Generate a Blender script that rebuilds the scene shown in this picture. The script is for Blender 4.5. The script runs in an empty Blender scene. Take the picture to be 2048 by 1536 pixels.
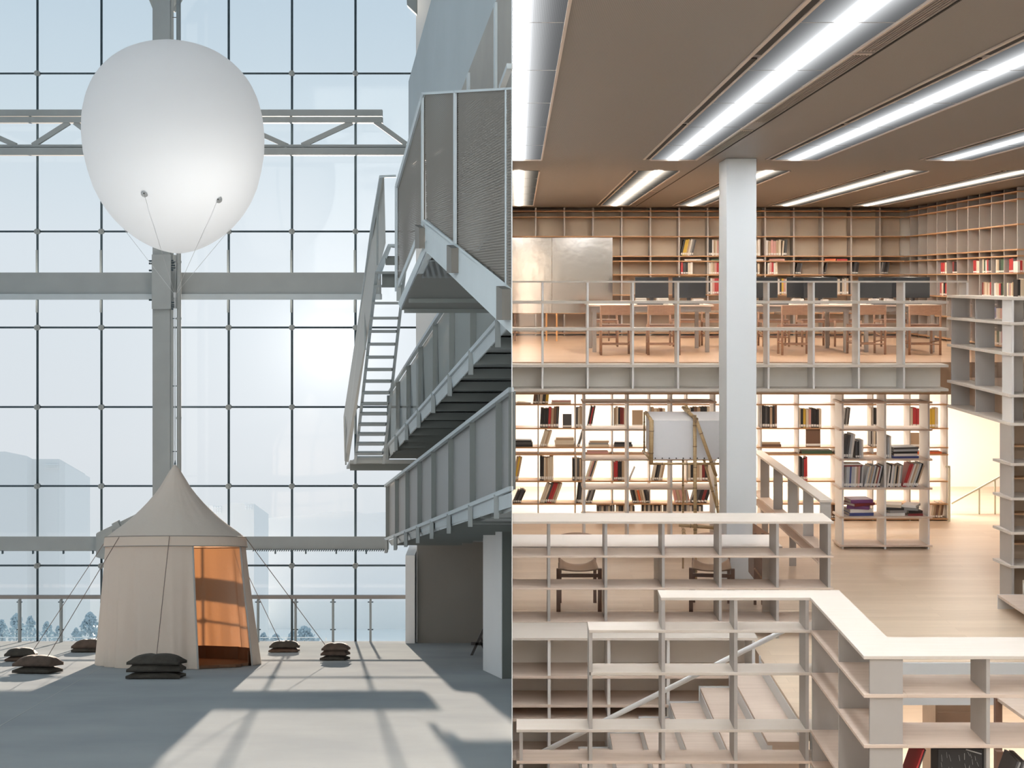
import bpy, bmesh, math, random
from mathutils import Vector, Matrix, noise as mnoise
random.seed(7)
PI = math.pi
F = 2800.0                       # focal length in pixels of a 2048 x 1536 frame
PX, PY = 1040.0, 560.0           # where the library's depth lines meet
scn = bpy.context.scene
col = scn.collection

# ------------------------------------------------------------ camera, sky, sun, exposure
cd = bpy.data.cameras.new('camera'); cam = bpy.data.objects.new('camera', cd); col.objects.link(cam)
cam.location = (0, 0, 0); cam.rotation_euler = (PI / 2, 0, 0)
cd.sensor_fit = 'HORIZONTAL'; cd.sensor_width = 36.0; cd.lens = 36.0 * F / 2048.0
cd.shift_x = -(PX - 1024.0) / 2048.0; cd.shift_y = -(768.0 - PY) / 2048.0
cd.clip_start = 0.05; cd.clip_end = 3000
scn.camera = cam
vs = scn.view_settings
vs.view_transform = 'Standard'; vs.look = 'None'; vs.gamma = 1.0; vs.use_curve_mapping = False; vs.exposure = 0.0
scn.cycles.use_denoising = True
scn.cycles.diffuse_bounces = 9; scn.cycles.transparent_max_bounces = 24; scn.cycles.max_bounces = 12
scn.cycles.caustics_reflective = False; scn.cycles.caustics_refractive = False

SUN_DIR = Vector(((662 - PX) / F, 1.0, (PY - 690) / F)).normalized()
SUN_E = 26.5
sd = bpy.data.lights.new('sun', 'SUN'); sd.energy = SUN_E; sd.angle = math.radians(0.5); sd.color = (1.0, 0.81, 0.655)
sun = bpy.data.objects.new('sun', sd); col.objects.link(sun)
sun.rotation_euler = SUN_DIR.to_track_quat('Z', 'Y').to_euler()

world = bpy.data.worlds.new('hazy_sky'); scn.world = world; world.use_nodes = True
nt = world.node_tree; nt.nodes.clear()
def wn(t, **k):
    n = nt.nodes.new(t)
    for a, b in k.items(): setattr(n, a, b)
    return n
tc = wn('ShaderNodeTexCoord'); sep = wn('ShaderNodeSeparateXYZ'); nt.links.new(tc.outputs['Generated'], sep.inputs[0])
ramp = wn('ShaderNodeValToRGB'); mr = wn('ShaderNodeMapRange'); mr.inputs[1].default_value = -0.30; mr.inputs[2].default_value = 0.22
nt.links.new(sep.outputs[2], mr.inputs[0]); nt.links.new(mr.outputs[0], ramp.inputs[0])
el = ramp.color_ramp.elements
el[0].position = 0.0; el[0].color = (0.63, 0.68, 0.71, 1)
el[1].position = 1.0; el[1].color = (0.53, 0.65, 0.75, 1)
for p, c in ((0.12, (0.65, 0.70, 0.73, 1)), (0.35, (0.74, 0.775, 0.81, 1)), (0.62, (0.735, 0.795, 0.845, 1)), (0.8, (0.63, 0.73, 0.80, 1))):
    e = el.new(p); e.color = c
dot = wn('ShaderNodeVectorMath', operation='DOT_PRODUCT'); dot.inputs[1].default_value = SUN_DIR
nrm = wn('ShaderNodeVectorMath', operation='NORMALIZE'); nt.links.new(tc.outputs['Generated'], nrm.inputs[0]); nt.links.new(nrm.outputs[0], dot.inputs[0])
# glow of the sun in the haze: falls with the angle from it
def expo(k, a):
    s_ = wn('ShaderNodeMath', operation='MULTIPLY_ADD'); s_.inputs[1].default_value = k; s_.inputs[2].default_value = -k; nt.links.new(dot.outputs['Value'], s_.inputs[0])
    e_ = wn('ShaderNodeMath', operation='EXPONENT'); nt.links.new(s_.outputs[0], e_.inputs[0])
    m_ = wn('ShaderNodeMath', operation='MULTIPLY'); m_.inputs[1].default_value = a; nt.links.new(e_.outputs[0], m_.inputs[0]); return m_
g0, g1, g2 = expo(9000, .35), expo(1500, .22), expo(170, .13)
ga0 = wn('ShaderNodeMath', operation='ADD'); nt.links.new(g0.outputs[0], ga0.inputs[0]); nt.links.new(g1.outputs[0], ga0.inputs[1])
ga = wn('ShaderNodeMath', operation='ADD'); nt.links.new(ga0.outputs[0], ga.inputs[0]); nt.links.new(g2.outputs[0], ga.inputs[1])
gm = wn('ShaderNodeMix', data_type='RGBA', blend_type='ADD'); gm.inputs[0].default_value = 1.0
gc = wn('ShaderNodeVectorMath', operation='SCALE'); gc.inputs[0].default_value = (1.0, 0.97, 0.93); nt.links.new(ga.outputs[0], gc.inputs['Scale'])
nt.links.new(ramp.outputs[0], gm.inputs[6]); nt.links.new(gc.outputs[0], gm.inputs[7])
bg = wn('ShaderNodeBackground'); bg.inputs[1].default_value = 1.0; nt.links.new(gm.outputs[2], bg.inputs[0])
wo = wn('ShaderNodeOutputWorld'); nt.links.new(bg.outputs[0], wo.inputs[0])

def area(name, loc, sx, sy, power, color, rot=(0, 0, 0)):
    l = bpy.data.lights.new(name, 'AREA'); l.shape = 'RECTANGLE'; l.size = sx; l.size_y = sy; l.energy = power; l.color = color
    o = bpy.data.objects.new(name, l); col.objects.link(o); o.location = loc; o.rotation_euler = rot
    return o
# assumed, unseen lamps under the gallery slab, over the reading room's rear aisle (they light the white back wall)
for k in range(3):
    area('assumed_under_gallery_lamp', (1.3 + 2.7 * k, 23.6, -1.62), 2.4, 1.2, 150, (1.0, 0.95, 0.87))
for k in range(3):
    area('assumed_under_gallery_lamp', (1.3 + 2.5 * k, 20.75, -1.62), 2.2, 0.9, 22, (1.0, 0.89, 0.75))  # assumed as well, nearer the viewer
# unseen fill lights added under the ceiling in front, behind the picture's upper edge
for k in range(3):
    area('added_ceiling_fill', (1.6 + 1.75 * k, 4.1, 1.42), 0.35, 6.0, 110, (1.0, 0.96, 0.92))

# hidden fill lights added below the main floor to brighten the lower level
for k in range(2):
    area('added_lower_level_fill', (4.2 + 2.6 * k, 16.4, -3.98), 1.6, 2.6, 70, (1.0, 0.94, 0.86))

# ------------------------------------------------------------ materials
MATS = {}
def mat(name, c, rough=0.6, metal=0.0, var=0.0, scale=4.0, stretch=(1, 1, 1), c2=None, bump=0.0, bscale=60.0, spec=0.5, coat=0.0):
    if name in MATS: return MATS[name]
    m = bpy.data.materials.new(name); m.use_nodes = True; t = m.node_tree; b = t.nodes['Principled BSDF']
    b.inputs['Base Color'].default_value = (*c, 1); b.inputs['Roughness'].default_value = rough; b.inputs['Metallic'].default_value = metal
    b.inputs['Specular IOR Level'].default_value = spec; b.inputs['Coat Weight'].default_value = coat
    if var > 0 or c2 is not None or bump > 0:
        tcn = t.nodes.new('ShaderNodeTexCoord'); mp = t.nodes.new('ShaderNodeMapping'); mp.inputs['Scale'].default_value = stretch
        t.links.new(tcn.outputs['Object'], mp.inputs[0])
        if var > 0 or c2 is not None:
            n = t.nodes.new('ShaderNodeTexNoise'); n.inputs['Scale'].default_value = scale; n.inputs['Detail'].default_value = 6
            t.links.new(mp.outputs[0], n.inputs[0])
            mx = t.nodes.new('ShaderNodeMix'); mx.data_type = 'RGBA'
            rr = t.nodes.new('ShaderNodeMapRange'); rr.inputs[1].default_value = 0.32; rr.inputs[2].default_value = 0.68
            t.links.new(n.outputs[0], rr.inputs[0]); t.links.new(rr.outputs[0], mx.inputs[0])
            cc = c2 if c2 is not None else tuple(x * (1 - var) for x in c)
            mx.inputs[6].default_value = (*c, 1); mx.inputs[7].default_value = (*cc, 1)
            t.links.new(mx.outputs[2], b.inputs['Base Color'])
        if bump > 0:
            n2 = t.nodes.new('ShaderNodeTexNoise'); n2.inputs['Scale'].default_value = bscale; t.links.new(mp.outputs[0], n2.inputs[0])
            bp = t.nodes.new('ShaderNodeBump'); bp.inputs['Strength'].default_value = bump; bp.inputs['Distance'].default_value = 0.02
            t.links.new(n2.outputs[0], bp.inputs['Height']); t.links.new(bp.outputs[0], b.inputs['Normal'])
    MATS[name] = m; return m
def planks(name, c, c2, w=0.14, l=1.8, rough=0.45, axis='Y'):
    m = bpy.data.materials.new(name); m.use_nodes = True; t = m.node_tree; b = t.nodes['Principled BSDF']; b.inputs['Roughness'].default_value = rough
    tcn = t.nodes.new('ShaderNodeTexCoord'); mp = t.nodes.new('ShaderNodeMapping'); t.links.new(tcn.outputs['Object'], mp.inputs[0])
    if axis == 'Y': mp.inputs['Rotation'].default_value = (0, 0, PI / 2)
    br = t.nodes.new('ShaderNodeTexBrick'); br.inputs['Scale'].default_value = 1.0; br.inputs['Brick Width'].default_value = l; br.inputs['Row Height'].default_value = w
    br.inputs['Mortar Size'].default_value = 0.0015; br.inputs['Color1'].default_value = (*c, 1); br.inputs['Color2'].default_value = (*c2, 1)
    br.inputs['Mortar'].default_value = (*[x * 0.8 for x in c2], 1); br.inputs['Mortar Smooth'].default_value = 0.3; t.links.new(mp.outputs[0], br.inputs[0])
    n = t.nodes.new('ShaderNodeTexNoise'); mp2 = t.nodes.new('ShaderNodeMapping'); mp2.inputs['Scale'].default_value = (14, 1.2, 1) if axis == 'Y' else (1.2, 14, 1)
    t.links.new(tcn.outputs['Object'], mp2.inputs[0]); t.links.new(mp2.outputs[0], n.inputs[0]); n.inputs['Scale'].default_value = 2.0; n.inputs['Detail'].default_value = 5
    mx = t.nodes.new('ShaderNodeMix'); mx.data_type = 'RGBA'; mx.blend_type = 'MULTIPLY'; mx.inputs[0].default_value = 0.35
    t.links.new(br.outputs[0], mx.inputs[6]); t.links.new(n.outputs[0], mx.inputs[7])
    m2 = t.nodes.new('ShaderNodeMix'); m2.data_type = 'RGBA'; m2.inputs[0].default_value = 0.5
    t.links.new(br.outputs[0], m2.inputs[6]); t.links.new(mx.outputs[2], m2.inputs[7]); t.links.new(m2.outputs[2], b.inputs['Base Color'])
    MATS[name] = m; return m
def glass(name, tint=(1, 1, 1), refl=0.06, dull=0.0, dullc=(0.6, 0.6, 0.6), fk=0.45):
    m = bpy.data.materials.new(name); m.use_nodes = True; t = m.node_tree; t.nodes.clear()
    o = t.nodes.new('ShaderNodeOutputMaterial'); tr = t.nodes.new('ShaderNodeBsdfTransparent'); tr.inputs[0].default_value = (*tint, 1)
    gl = t.nodes.new('ShaderNodeBsdfGlossy'); gl.inputs['Roughness'].default_value = 0.03
    fr = t.nodes.new('ShaderNodeLayerWeight'); fr.inputs[0].default_value = 0.25
    mu = t.nodes.new('ShaderNodeMath'); mu.operation = 'MULTIPLY_ADD'; mu.inputs[1].default_value = fk; mu.inputs[2].default_value = refl * 0.5
    t.links.new(fr.outputs['Fresnel'], mu.inputs[0])
    mx = t.nodes.new('ShaderNodeMixShader'); t.links.new(mu.outputs[0], mx.inputs[0]); t.links.new(tr.outputs[0], mx.inputs[1]); t.links.new(gl.outputs[0], mx.inputs[2])
    last = mx
    if dull > 0:
        df = t.nodes.new('ShaderNodeBsdfDiffuse'); df.inputs[0].default_value = (*dullc, 1)
        m3 = t.nodes.new('ShaderNodeMixShader'); m3.inputs[0].default_value = dull; t.links.new(mx.outputs[0], m3.inputs[1]); t.links.new(df.outputs[0], m3.inputs[2]); last = m3
    t.links.new(last.outputs[0], o.inputs[0]); MATS[name] = m; return m
def fabric(name, refl, trans, folds=0.0):
    """cloth: reflects `refl`, lets `trans` through"""
    m = bpy.data.materials.new(name); m.use_nodes = True; t = m.node_tree; t.nodes.clear()
    o = t.nodes.new('ShaderNodeOutputMaterial'); d = t.nodes.new('ShaderNodeBsdfDiffuse'); d.inputs[0].default_value = (*refl, 1)
    s = t.nodes.new('ShaderNodeBsdfTranslucent'); s.inputs[0].default_value = (*trans, 1)
    a = t.nodes.new('ShaderNodeAddShader'); t.links.new(d.outputs[0], a.inputs[0]); t.links.new(s.outputs[0], a.inputs[1]); t.links.new(a.outputs[0], o.inputs[0])
    if folds > 0:
        tcn = t.nodes.new('ShaderNodeTexCoord'); n = t.nodes.new('ShaderNodeTexNoise'); n.inputs['Scale'].default_value = 5.0; n.inputs['Detail'].default_value = 3
        t.links.new(tcn.outputs['Object'], n.inputs[0]); bp = t.nodes.new('ShaderNodeBump'); bp.inputs['Strength'].default_value = folds; bp.inputs['Distance'].default_value = 0.05
        t.links.new(n.outputs[0], bp.inputs['Height']); t.links.new(bp.outputs[0], d.inputs['Normal'])
    MATS[name] = m; return m
def perforated(name, c, holes, scale=70.0, open_=0.35, soft=False, metal=0.3):
    """metal sheet with a regular field of small holes"""
    m = bpy.data.materials.new(name); m.use_nodes = True; t = m.node_tree; b = t.nodes['Principled BSDF']; o = t.nodes['Material Output']
    b.inputs['Base Color'].default_value = (*c, 1); b.inputs['Roughness'].default_value = 0.5; b.inputs['Metallic'].default_value = metal
    tcn = t.nodes.new('ShaderNodeTexCoord'); mp = t.nodes.new('ShaderNodeMapping'); mp.inputs['Scale'].default_value = (scale,) * 3
    t.links.new(tcn.outputs['Object'], mp.inputs[0])
    sp = t.nodes.new('ShaderNodeSeparateXYZ'); t.links.new(mp.outputs[0], sp.inputs[0])
    def mth(op, a, b_):
        n = t.nodes.new('ShaderNodeMath'); n.operation = op
        for i, v in enumerate((a, b_)):
            if v is None: continue
            if isinstance(v, (int, float)): n.inputs[i].default_value = v
            else: t.links.new(v, n.inputs[i])
        return n.outputs[0]
    ax = {'XY': (0, 1), 'YZ': (1, 2)}[holes]
    s1 = mth('SINE', sp.outputs[ax[0]], None); s2 = mth('SINE', sp.outputs[ax[1]], None)
    pr = mth('MULTIPLY', s1, s2)
    hole = mth('GREATER_THAN', mth('ABSOLUTE', pr, None), 1 - open_)
    if soft:
        mx = t.nodes.new('ShaderNodeMix'); mx.data_type = 'RGBA'; mx.inputs[6].default_value = (*c, 1); mx.inputs[7].default_value = (*[x * 0.45 for x in c], 1)
        t.links.new(hole, mx.inputs[0]); t.links.new(mx.outputs[2], b.inputs['Base Color'])
    else:
        tr = t.nodes.new('ShaderNodeBsdfTransparent'); ms = t.nodes.new('ShaderNodeMixShader')
        t.links.new(hole, ms.inputs[0]); t.links.new(b.outputs[0], ms.inputs[1]); t.links.new(tr.outputs[0], ms.inputs[2]); t.links.new(ms.outputs[0], o.inputs[0])
    MATS[name] = m; return m
def emit(name, c, s):
    m = bpy.data.materials.new(name); m.use_nodes = True; t = m.node_tree; t.nodes.clear()
    o = t.nodes.new('ShaderNodeOutputMaterial'); e = t.nodes.new('ShaderNodeEmission'); e.inputs[0].default_value = (*c, 1); e.inputs[1].default_value = s
    t.links.new(e.outputs[0], o.inputs[0]); MATS[name] = m; return m

# ------------------------------------------------------------ geometry helpers
def W(px, py, Y):
    return Vector(((px - PX) / F * Y, Y, (PY - py) / F * Y))
class MB:
    def __init__(s): s.v = []; s.f = []; s.mi = []
    def add(s, vs_, fs, mi=0):
        b = len(s.v); s.v += [Vector(v) for v in vs_]; s.f += [tuple(b + i for i in f) for f in fs]; s.mi += [mi] * len(fs); return s
    def box(s, x0, x1, y0, y1, z0, z1, mi=0):
        if x1 < x0: x0, x1 = x1, x0
        if y1 < y0: y0, y1 = y1, y0
        if z1 < z0: z0, z1 = z1, z0
        v = [(x0, y0, z0), (x1, y0, z0), (x1, y1, z0), (x0, y1, z0), (x0, y0, z1), (x1, y0, z1), (x1, y1, z1), (x0, y1, z1)]
        return s.add(v, [(0, 3, 2, 1), (4, 5, 6, 7), (0, 1, 5, 4), (1, 2, 6, 5), (2, 3, 7, 6), (3, 0, 4, 7)], mi)
    def obox(s, c, M, sx, sy, sz, mi=0):
        """box centred on c, turned by the matrix M"""
        v = [Vector(c) + M @ Vector((a * sx / 2, b * sy / 2, d * sz / 2)) for d in (-1, 1) for a, b in ((-1, -1), (1, -1), (1, 1), (-1, 1))]
        return s.add(v, [(0, 3, 2, 1), (4, 5, 6, 7), (0, 1, 5, 4), (1, 2, 6, 5), (2, 3, 7, 6), (3, 0, 4, 7)], mi)
    def prism(s, pts, vec, mi=0):
        n = len(pts); vec = Vector(vec); v = [Vector(p) for p in pts] + [Vector(p) + vec for p in pts]
        f = [tuple(range(n))[::-1], tuple(range(n, 2 * n))] + [(i, (i + 1) % n, n + (i + 1) % n, n + i) for i in range(n)]
        return s.add(v, f, mi)
    def tube(s, p, q, r, n=8, r2=None, mi=0):
        p = Vector(p); q = Vector(q); d = (q - p).normalized(); a = d.orthogonal().normalized(); b = d.cross(a); r2 = r if r2 is None else r2
        v = [p + (a * math.cos(2 * PI * i / n) + b * math.sin(2 * PI * i / n)) * r for i in range(n)] + [q + (a * math.cos(2 * PI * i / n) + b * math.sin(2 * PI * i / n)) * r2 for i in range(n)]
        return s.add(v, [tuple(range(n))[::-1], tuple(range(n, 2 * n))] + [(i, (i + 1) % n, n + (i + 1) % n, n + i) for i in range(n)], mi)
    def bar(s, p, q, w, h, mi=0):
        """square bar p-q: w across (level), h upright"""
        p = Vector(p); q = Vector(q); d = (q - p).normalized(); side = d.cross(Vector((0, 0, 1)))
        if side.length < 1e-3: side = Vector((1, 0, 0)); up = Vector((0, 1, 0))
        else: side.normalize(); up = side.cross(d)
        v = [e + side * a * w / 2 + up * b * h / 2 for e in (p, q) for a, b in ((-1, -1), (1, -1), (1, 1), (-1, 1))]
        return s.add(v, [(0, 3, 2, 1), (4, 5, 6, 7), (0, 1, 5, 4), (1, 2, 6, 5), (2, 3, 7, 6), (3, 0, 4, 7)], mi)
    def build(s, name, m, parent=None, smooth=False, solid=0, bev=0, kind=None, label=None):
        off = Vector((0, 0, 0)); q = parent
        while q is not None: off += q.location; q = q.parent
        own = Vector((0, 0, 0))
        if parent is None and s.v:
            xs = [v.x for v in s.v]; ys = [v.y for v in s.v]; zs = [v.z for v in s.v]
            own = Vector(((min(xs) + max(xs)) / 2, (min(ys) + max(ys)) / 2, min(zs)))
        me = bpy.data.meshes.new(name); me.from_pydata([tuple(v - off - own) for v in s.v], [], s.f); me.update()
        bm = bmesh.new(); bm.from_mesh(me)
        if s.f: bmesh.ops.recalc_face_normals(bm, faces=bm.faces)
        bm.to_mesh(me); bm.free()
        ms = m if isinstance(m, (list, tuple)) else [m]
        for x in ms: me.materials.append(x)
        for p_, k in zip(me.polygons, s.mi): p_.material_index = k
        if smooth: me.polygons.foreach_set('use_smooth', [True] * len(me.polygons))
        o = bpy.data.objects.new(name, me); col.objects.link(o); o.location = own
        if parent is not None: o.parent = parent; o.location = (0, 0, 0)
        if solid:
            md = o.modifiers.new('thickness', 'SOLIDIFY'); md.thickness = solid; md.offset = 0
        if bev:
            md = o.modifiers.new('edges', 'BEVEL'); md.width = bev; md.segments = 2; md.limit_method = 'ANGLE'
        if kind: o['kind'] = kind
        if label: o['label'] = label
        return o
def thing(name, label, cat, loc, group=None, kind=None):
    o = bpy.data.objects.new(name, None); col.objects.link(o); o.location = loc; o.empty_display_size = 0.2
    if kind: o['kind'] = kind
    if label: o['label'] = label; o['category'] = cat
    if group: o['group'] = group
    return o
def tag(o, label, cat, group=None):
    o['label'] = label; o['category'] = cat
    if group: o['group'] = group
    return o
def cp(o, parent=None):
    c = o.copy(); col.objects.link(c); c.parent = parent
    for ch in [x for x in bpy.data.objects if x.parent == o]: cp(ch, c)
    return c
ORD = ['first', 'second', 'third', 'fourth', 'fifth', 'sixth', 'seventh', 'eighth', 'ninth', 'tenth', 'eleventh', 'twelfth', 'thirteenth', 'fourteenth', 'fifteenth', 'sixteenth', 'seventeenth', 'eighteenth']
def wedge_x(Y): return -(PX - 1024.0) / F * Y        # x of the party wall's middle at distance Y

# ------------------------------------------------------------ the party wall between the two rooms
pw = MB(); a = 0.00014
def pwp(Y, s, z): return (wedge_x(Y) + s * a * Y, Y, z)
y0, y1 = 3.5, 36.0
pw.add([pwp(y0, -1, -14), pwp(y0, 1, -14), pwp(y1, 1, -14), pwp(y1, -1, -14), pwp(y0, -1, 12), pwp(y0, 1, 12), pwp(y1, 1, 12), pwp(y1, -1, 12)],
       [(0, 3, 2, 1), (4, 5, 6, 7), (0, 1, 5, 4), (1, 2, 6, 5), (2, 3, 7, 6), (3, 0, 4, 7)])
pw.build('wall_middle', mat('party_wall_paint', (0.62, 0.61, 0.59), 0.8), kind='structure')
# =====================================================================================
# THE HALL (left room): floor falls away from the viewer as a gentle ramp, all uprights plumb
# =====================================================================================
H = 1.73
VX, VY = 540.0, 1140.0                    # where the hall's own depth lines meet
def HP(X, Y, Z):                          # a place in the hall: X across, Y along, Z above the viewer's eye line of the ramp
    return Vector((X + (VX - PX) / F * Y, Y, Z + (PY - VY) / F * Y))
def HX(px, py, X):                        # point on the long vertical plane X = const
    Y = X * F / (px - VX); return W(px, py, Y)
def floorY(py): return H * F / (py - VY)
def G(px, py): return W(px, py, floorY(py))

steel = mat('painted_steel', (0.34, 0.37, 0.38), 0.8, 0.0, var=0.08, scale=1.5, spec=.1)
steel_d = mat('dark_cable_steel', (0.055, 0.085, 0.105), 0.35, 0.5)
steel_l = mat('pale_painted_steel', (0.47, 0.53, 0.57), 0.6, 0.0, var=0.06, scale=2, spec=.3)
concrete = mat('polished_concrete', (0.375, 0.40, 0.415), 0.75, 0, c2=(0.31, 0.335, 0.355), spec=.0, scale=0.55, stretch=(1, 1, 1), bump=0.05, bscale=3)
white_p = mat('white_plaster', (0.72, 0.74, 0.76), 0.75, var=0.04, scale=1)
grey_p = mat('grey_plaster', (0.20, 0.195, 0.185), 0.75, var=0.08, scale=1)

shell_p = mat('blue_grey_hall_paint', (0.62, 0.72, 0.80), .8)
# floor: one sheet of concrete with pour joints
m = MB(); XL, XR = -11.0, 9.0
def hallquad(mb, X0, X1, Y0, Y1, Z0, Z1):
    """box in the hall's axes, cut at the party wall"""
    v = []
    for Z in (Z0, Z1):
        for X, Y in ((X0, Y0), (X1, Y0), (X1, Y1), (X0, Y1)):
            p = HP(X, Y, Z); p.x = min(p.x, wedge_x(Y) - 0.0002 * Y) if Y > 3.4 else min(p.x, 0.0); v.append(p)
    mb.add(v, [(0, 3, 2, 1), (4, 5, 6, 7), (0, 1, 5, 4), (1, 2, 6, 5), (2, 3, 7, 6), (3, 0, 4, 7)])
hallquad(m, XL, XR, 4.0, 34.05, -H - 0.3, -H)
fl = m.build('floor', concrete, kind='structure')
m = MB()
for X, w in ((-3.0, .012),):
    hallquad(m, X, X + w, 4.2, 33.5, -H, -H + .002)
m.build('trim_1', mat('floor_joint', (0.36, 0.37, 0.37), 0.6), kind='structure')
# shell
m = MB(); hallquad(m, XL - .3, XL, -3, 34.4, -H - .3, 15.2); m.build('wall_left', shell_p, kind='structure')
m = MB(); hallquad(m, XL - .3, XR, -3.3, -3, -H - .3, 15.2); m.build('wall_rear', shell_p, kind='structure')
m = MB(); hallquad(m, XL - .3, XR, -3, 34.4, 15.2, 15.5); m.build('ceiling', shell_p, kind='structure')
m = MB(); m.box(-6, 0, -3.3, 3.5, -3.4, -3.2); m.build('floor_near', concrete, kind='structure')

# ---- window wall: cable net with point clamps, glass behind
WY = 34.0
wn_ = thing('window_1', None, None, W(420, 1283, WY), kind='structure')
vx = [-52, 75, 203, 331, 457.5, 584, 711]
hy = [-11, 147, 305, 463, 655, 814, 972, 1131]
def cable(p, q, r): MB().tube(p, q, r, 8).build('cable', steel_d, wn_, smooth=True)
for x in vx: cable(W(x, -400, WY), W(x, 1284, WY), 0.030)
for y in hy: cable(W(-200, y, WY), W(832, y, WY), 0.024)
for x in vx[1:]:
    for y in hy[1:]:
        if x == 331: continue
        p = W(x, y, WY)
        MB().tube(p + Vector((0, -.07, 0)), p + Vector((0, .05, 0)), .068, 12).tube(p + Vector((0, -.10, 0)), p + Vector((0, -.06, 0)), .035, 10).build('node_clamp', steel, wn_)
for x in vx[1:]:                      # spring struts near the beam
    if x == 331: continue
    for ya, yb in ((500, 545), (600, 625)):
        MB().tube(W(x - 1.5, ya, WY - .1), W(x - 1.5, yb, WY - .1), .026, 8).build('strut', steel, wn_)
clear = glass('clear_glass', (0.985, 0.995, 1.0), 0.0)
m = MB(); g0 = W(-260, -430, WY + .15); g1 = W(836, 1284, WY + .15)
m.box(g0.x, g1.x, WY + .15, WY + .17, g1.z, g0.z); m.build('glass', clear, wn_)

def frontal(mb, x0, y0, x1, y1, Y, d):
    """board facing the viewer: pixel corners at the distance Y, depth d"""
    a, b = W(x0, y0, Y), W(x1, y1, Y); mb.box(a.x, b.x, Y, Y + d, b.z, a.z); return mb

# ---- steel column and pipe
t = thing('steel_column', 'tall grey steel column rising behind the balloon and tent', 'column', W(322, 1287, 32.6))
frontal(MB(), 305, -60, 340, 1289, 32.6, .35).build('shaft', steel, t)
frontal(MB(), 303.5, 509, 341.5, 618, 32.5, .55).build('sleeve', steel, t)
for y in (522, 527, 541, 600):
    m = MB(); m.tube(W(298, y, 32.7), W(346, y, 32.7), .022, 6); m.build('bolt', steel_d, t)
for i, y in enumerate((521, 526, 531, 536, 540, 605, 610, 614, 618)):
    m = MB(); m.tube(W(343, y, 32.55), W(347 + (i % 4) * 1.5, y, 32.55), .018, 6); m.build('bolt', steel_d, t)
t = thing('drain_pipe', 'thin grey vertical pipe just right of the tall steel column', 'pipe', W(358, 1287, 32.9))
MB().tube(W(357, -60, 32.7), W(358.5, 1288, 32.7), .052, 14).build('pipe', steel, t, smooth=True)
for y in (35, 524, 637, 772, 903): MB().bar(W(345, y, 32.7), W(356, y, 32.7), .02, .02).build('bracket', steel_d, t)
for y in (524, 637, 836): MB().tube(W(357.6, y - 2, 32.7), W(357.6, y + 2, 32.7), .062, 14).build('collar', steel, t)

# ---- beams and truss
t = thing('steel_beam', 'wide grey horizontal beam crossing the glass wall at mid height', 'beam', W(370, 600, 33.0))
frontal(MB(), -60, 545, 760, 588, 33.05, .3).build('web', steel, t)
frontal(MB(), -60, 588, 760, 599.5, 33.0, .5).build('flange', steel_l, t)
t = thing('steel_beam', 'low grey horizontal beam above the handrail of the glass wall', 'beam', W(370, 1101, 32.9))
def hbox(x0, y0, x1, y1, Y, d):
    a, b = W(x0, y0, Y), W(x1, y1, Y); s = Vector(((VX - PX) / F * d, d, (PY - VY) / F * d))
    return MB().prism([a, Vector((b.x, Y, a.z)), b, Vector((a.x, Y, b.z))], s)
hbox(-60, 1073, 205, 1101, 32.9, .95).build('web', steel, t)
hbox(205, 1073, 778, 1099, 32.9, .95).build('web', steel, t)
for x in (3, 64, 125, 184, 549, 610, 671, 731): frontal(MB(), x, 1099, x + 2.6, 1108, 32.95, .06).build('hook', steel_d, t)
m = MB(); m.prism([W(192, 1068, 32.5), W(224, 1055, 32.5), W(224, 1124, 32.5), W(192, 1114, 32.5)], (0, .4, 0)); m.build('bracket', steel, t)
t = thing('strut', 'grey inclined strut running down behind the left roof edge of the tent', 'strut', W(230, 1057, 32.3))
MB().bar(W(196, 1069, 32.3), W(300, 1019, 32.3), .09, .09).build('rod', steel, t)
MB().bar(W(228, 1053, 32.25), W(240, 1047, 32.25), .16, .16).build('sleeve', steel, t)
m = MB()
t = thing('ventilation_grille', 'narrow slatted grille along the underside of the low beam', 'grille', W(660, 1102, 32.85))
m = MB()
for i in range(60):
    x = 506 + i * 4.4
    m.bar(W(x, 1102.5, 32.85), W(x + 2.4, 1098.5, 32.85), .03, .022)
m.build('slats', steel_d, t)
t = thing('truss', 'grey steel truss with diagonal webs crossing behind the balloon', 'truss', W(380, 309, 33.1))
frontal(MB(), -60, 219, 764, 232, 33.1, .18).build('top_chord', steel, t)
frontal(MB(), -60, 233.5, 764, 245, 33.05, .25).build('top_chord', steel, t)
frontal(MB(), -60, 289, 812, 294, 33.1, .18).build('bottom_chord', steel, t)
frontal(MB(), -60, 295, 812, 310, 33.05, .25).build('bottom_chord', steel, t)
for a_, b_ in (((-60, 250), (32, 291)), ((66, 291), (138, 245)), ((150, 245), (210, 291)), ((470, 245), (575, 292)), ((604, 291), (704, 245)), ((750, 243), (812, 288))):
    MB().bar(W(*a_, 33.15), W(*b_, 33.15), .1, .115).build('diagonal', steel, t)
m = MB(); m.prism([W(290, -20, 33.4), W(368, -20, 33.4), W(345, 20, 33.4), W(305, 17, 33.4)], (0, .3, 0))
tag(m.build('gusset_plate', steel), 'grey gusset plate behind the top of the tall column', 'plate')
m = MB(); m.prism([W(812, -20, 33.4), W(833, -20, 33.4), W(833, 28, 33.4), W(814, 10, 33.4)], (0, .3, 0))
tag(m.build('gusset_plate', steel), 'small grey bracket plate at the upper right end of the glass wall', 'plate')

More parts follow.
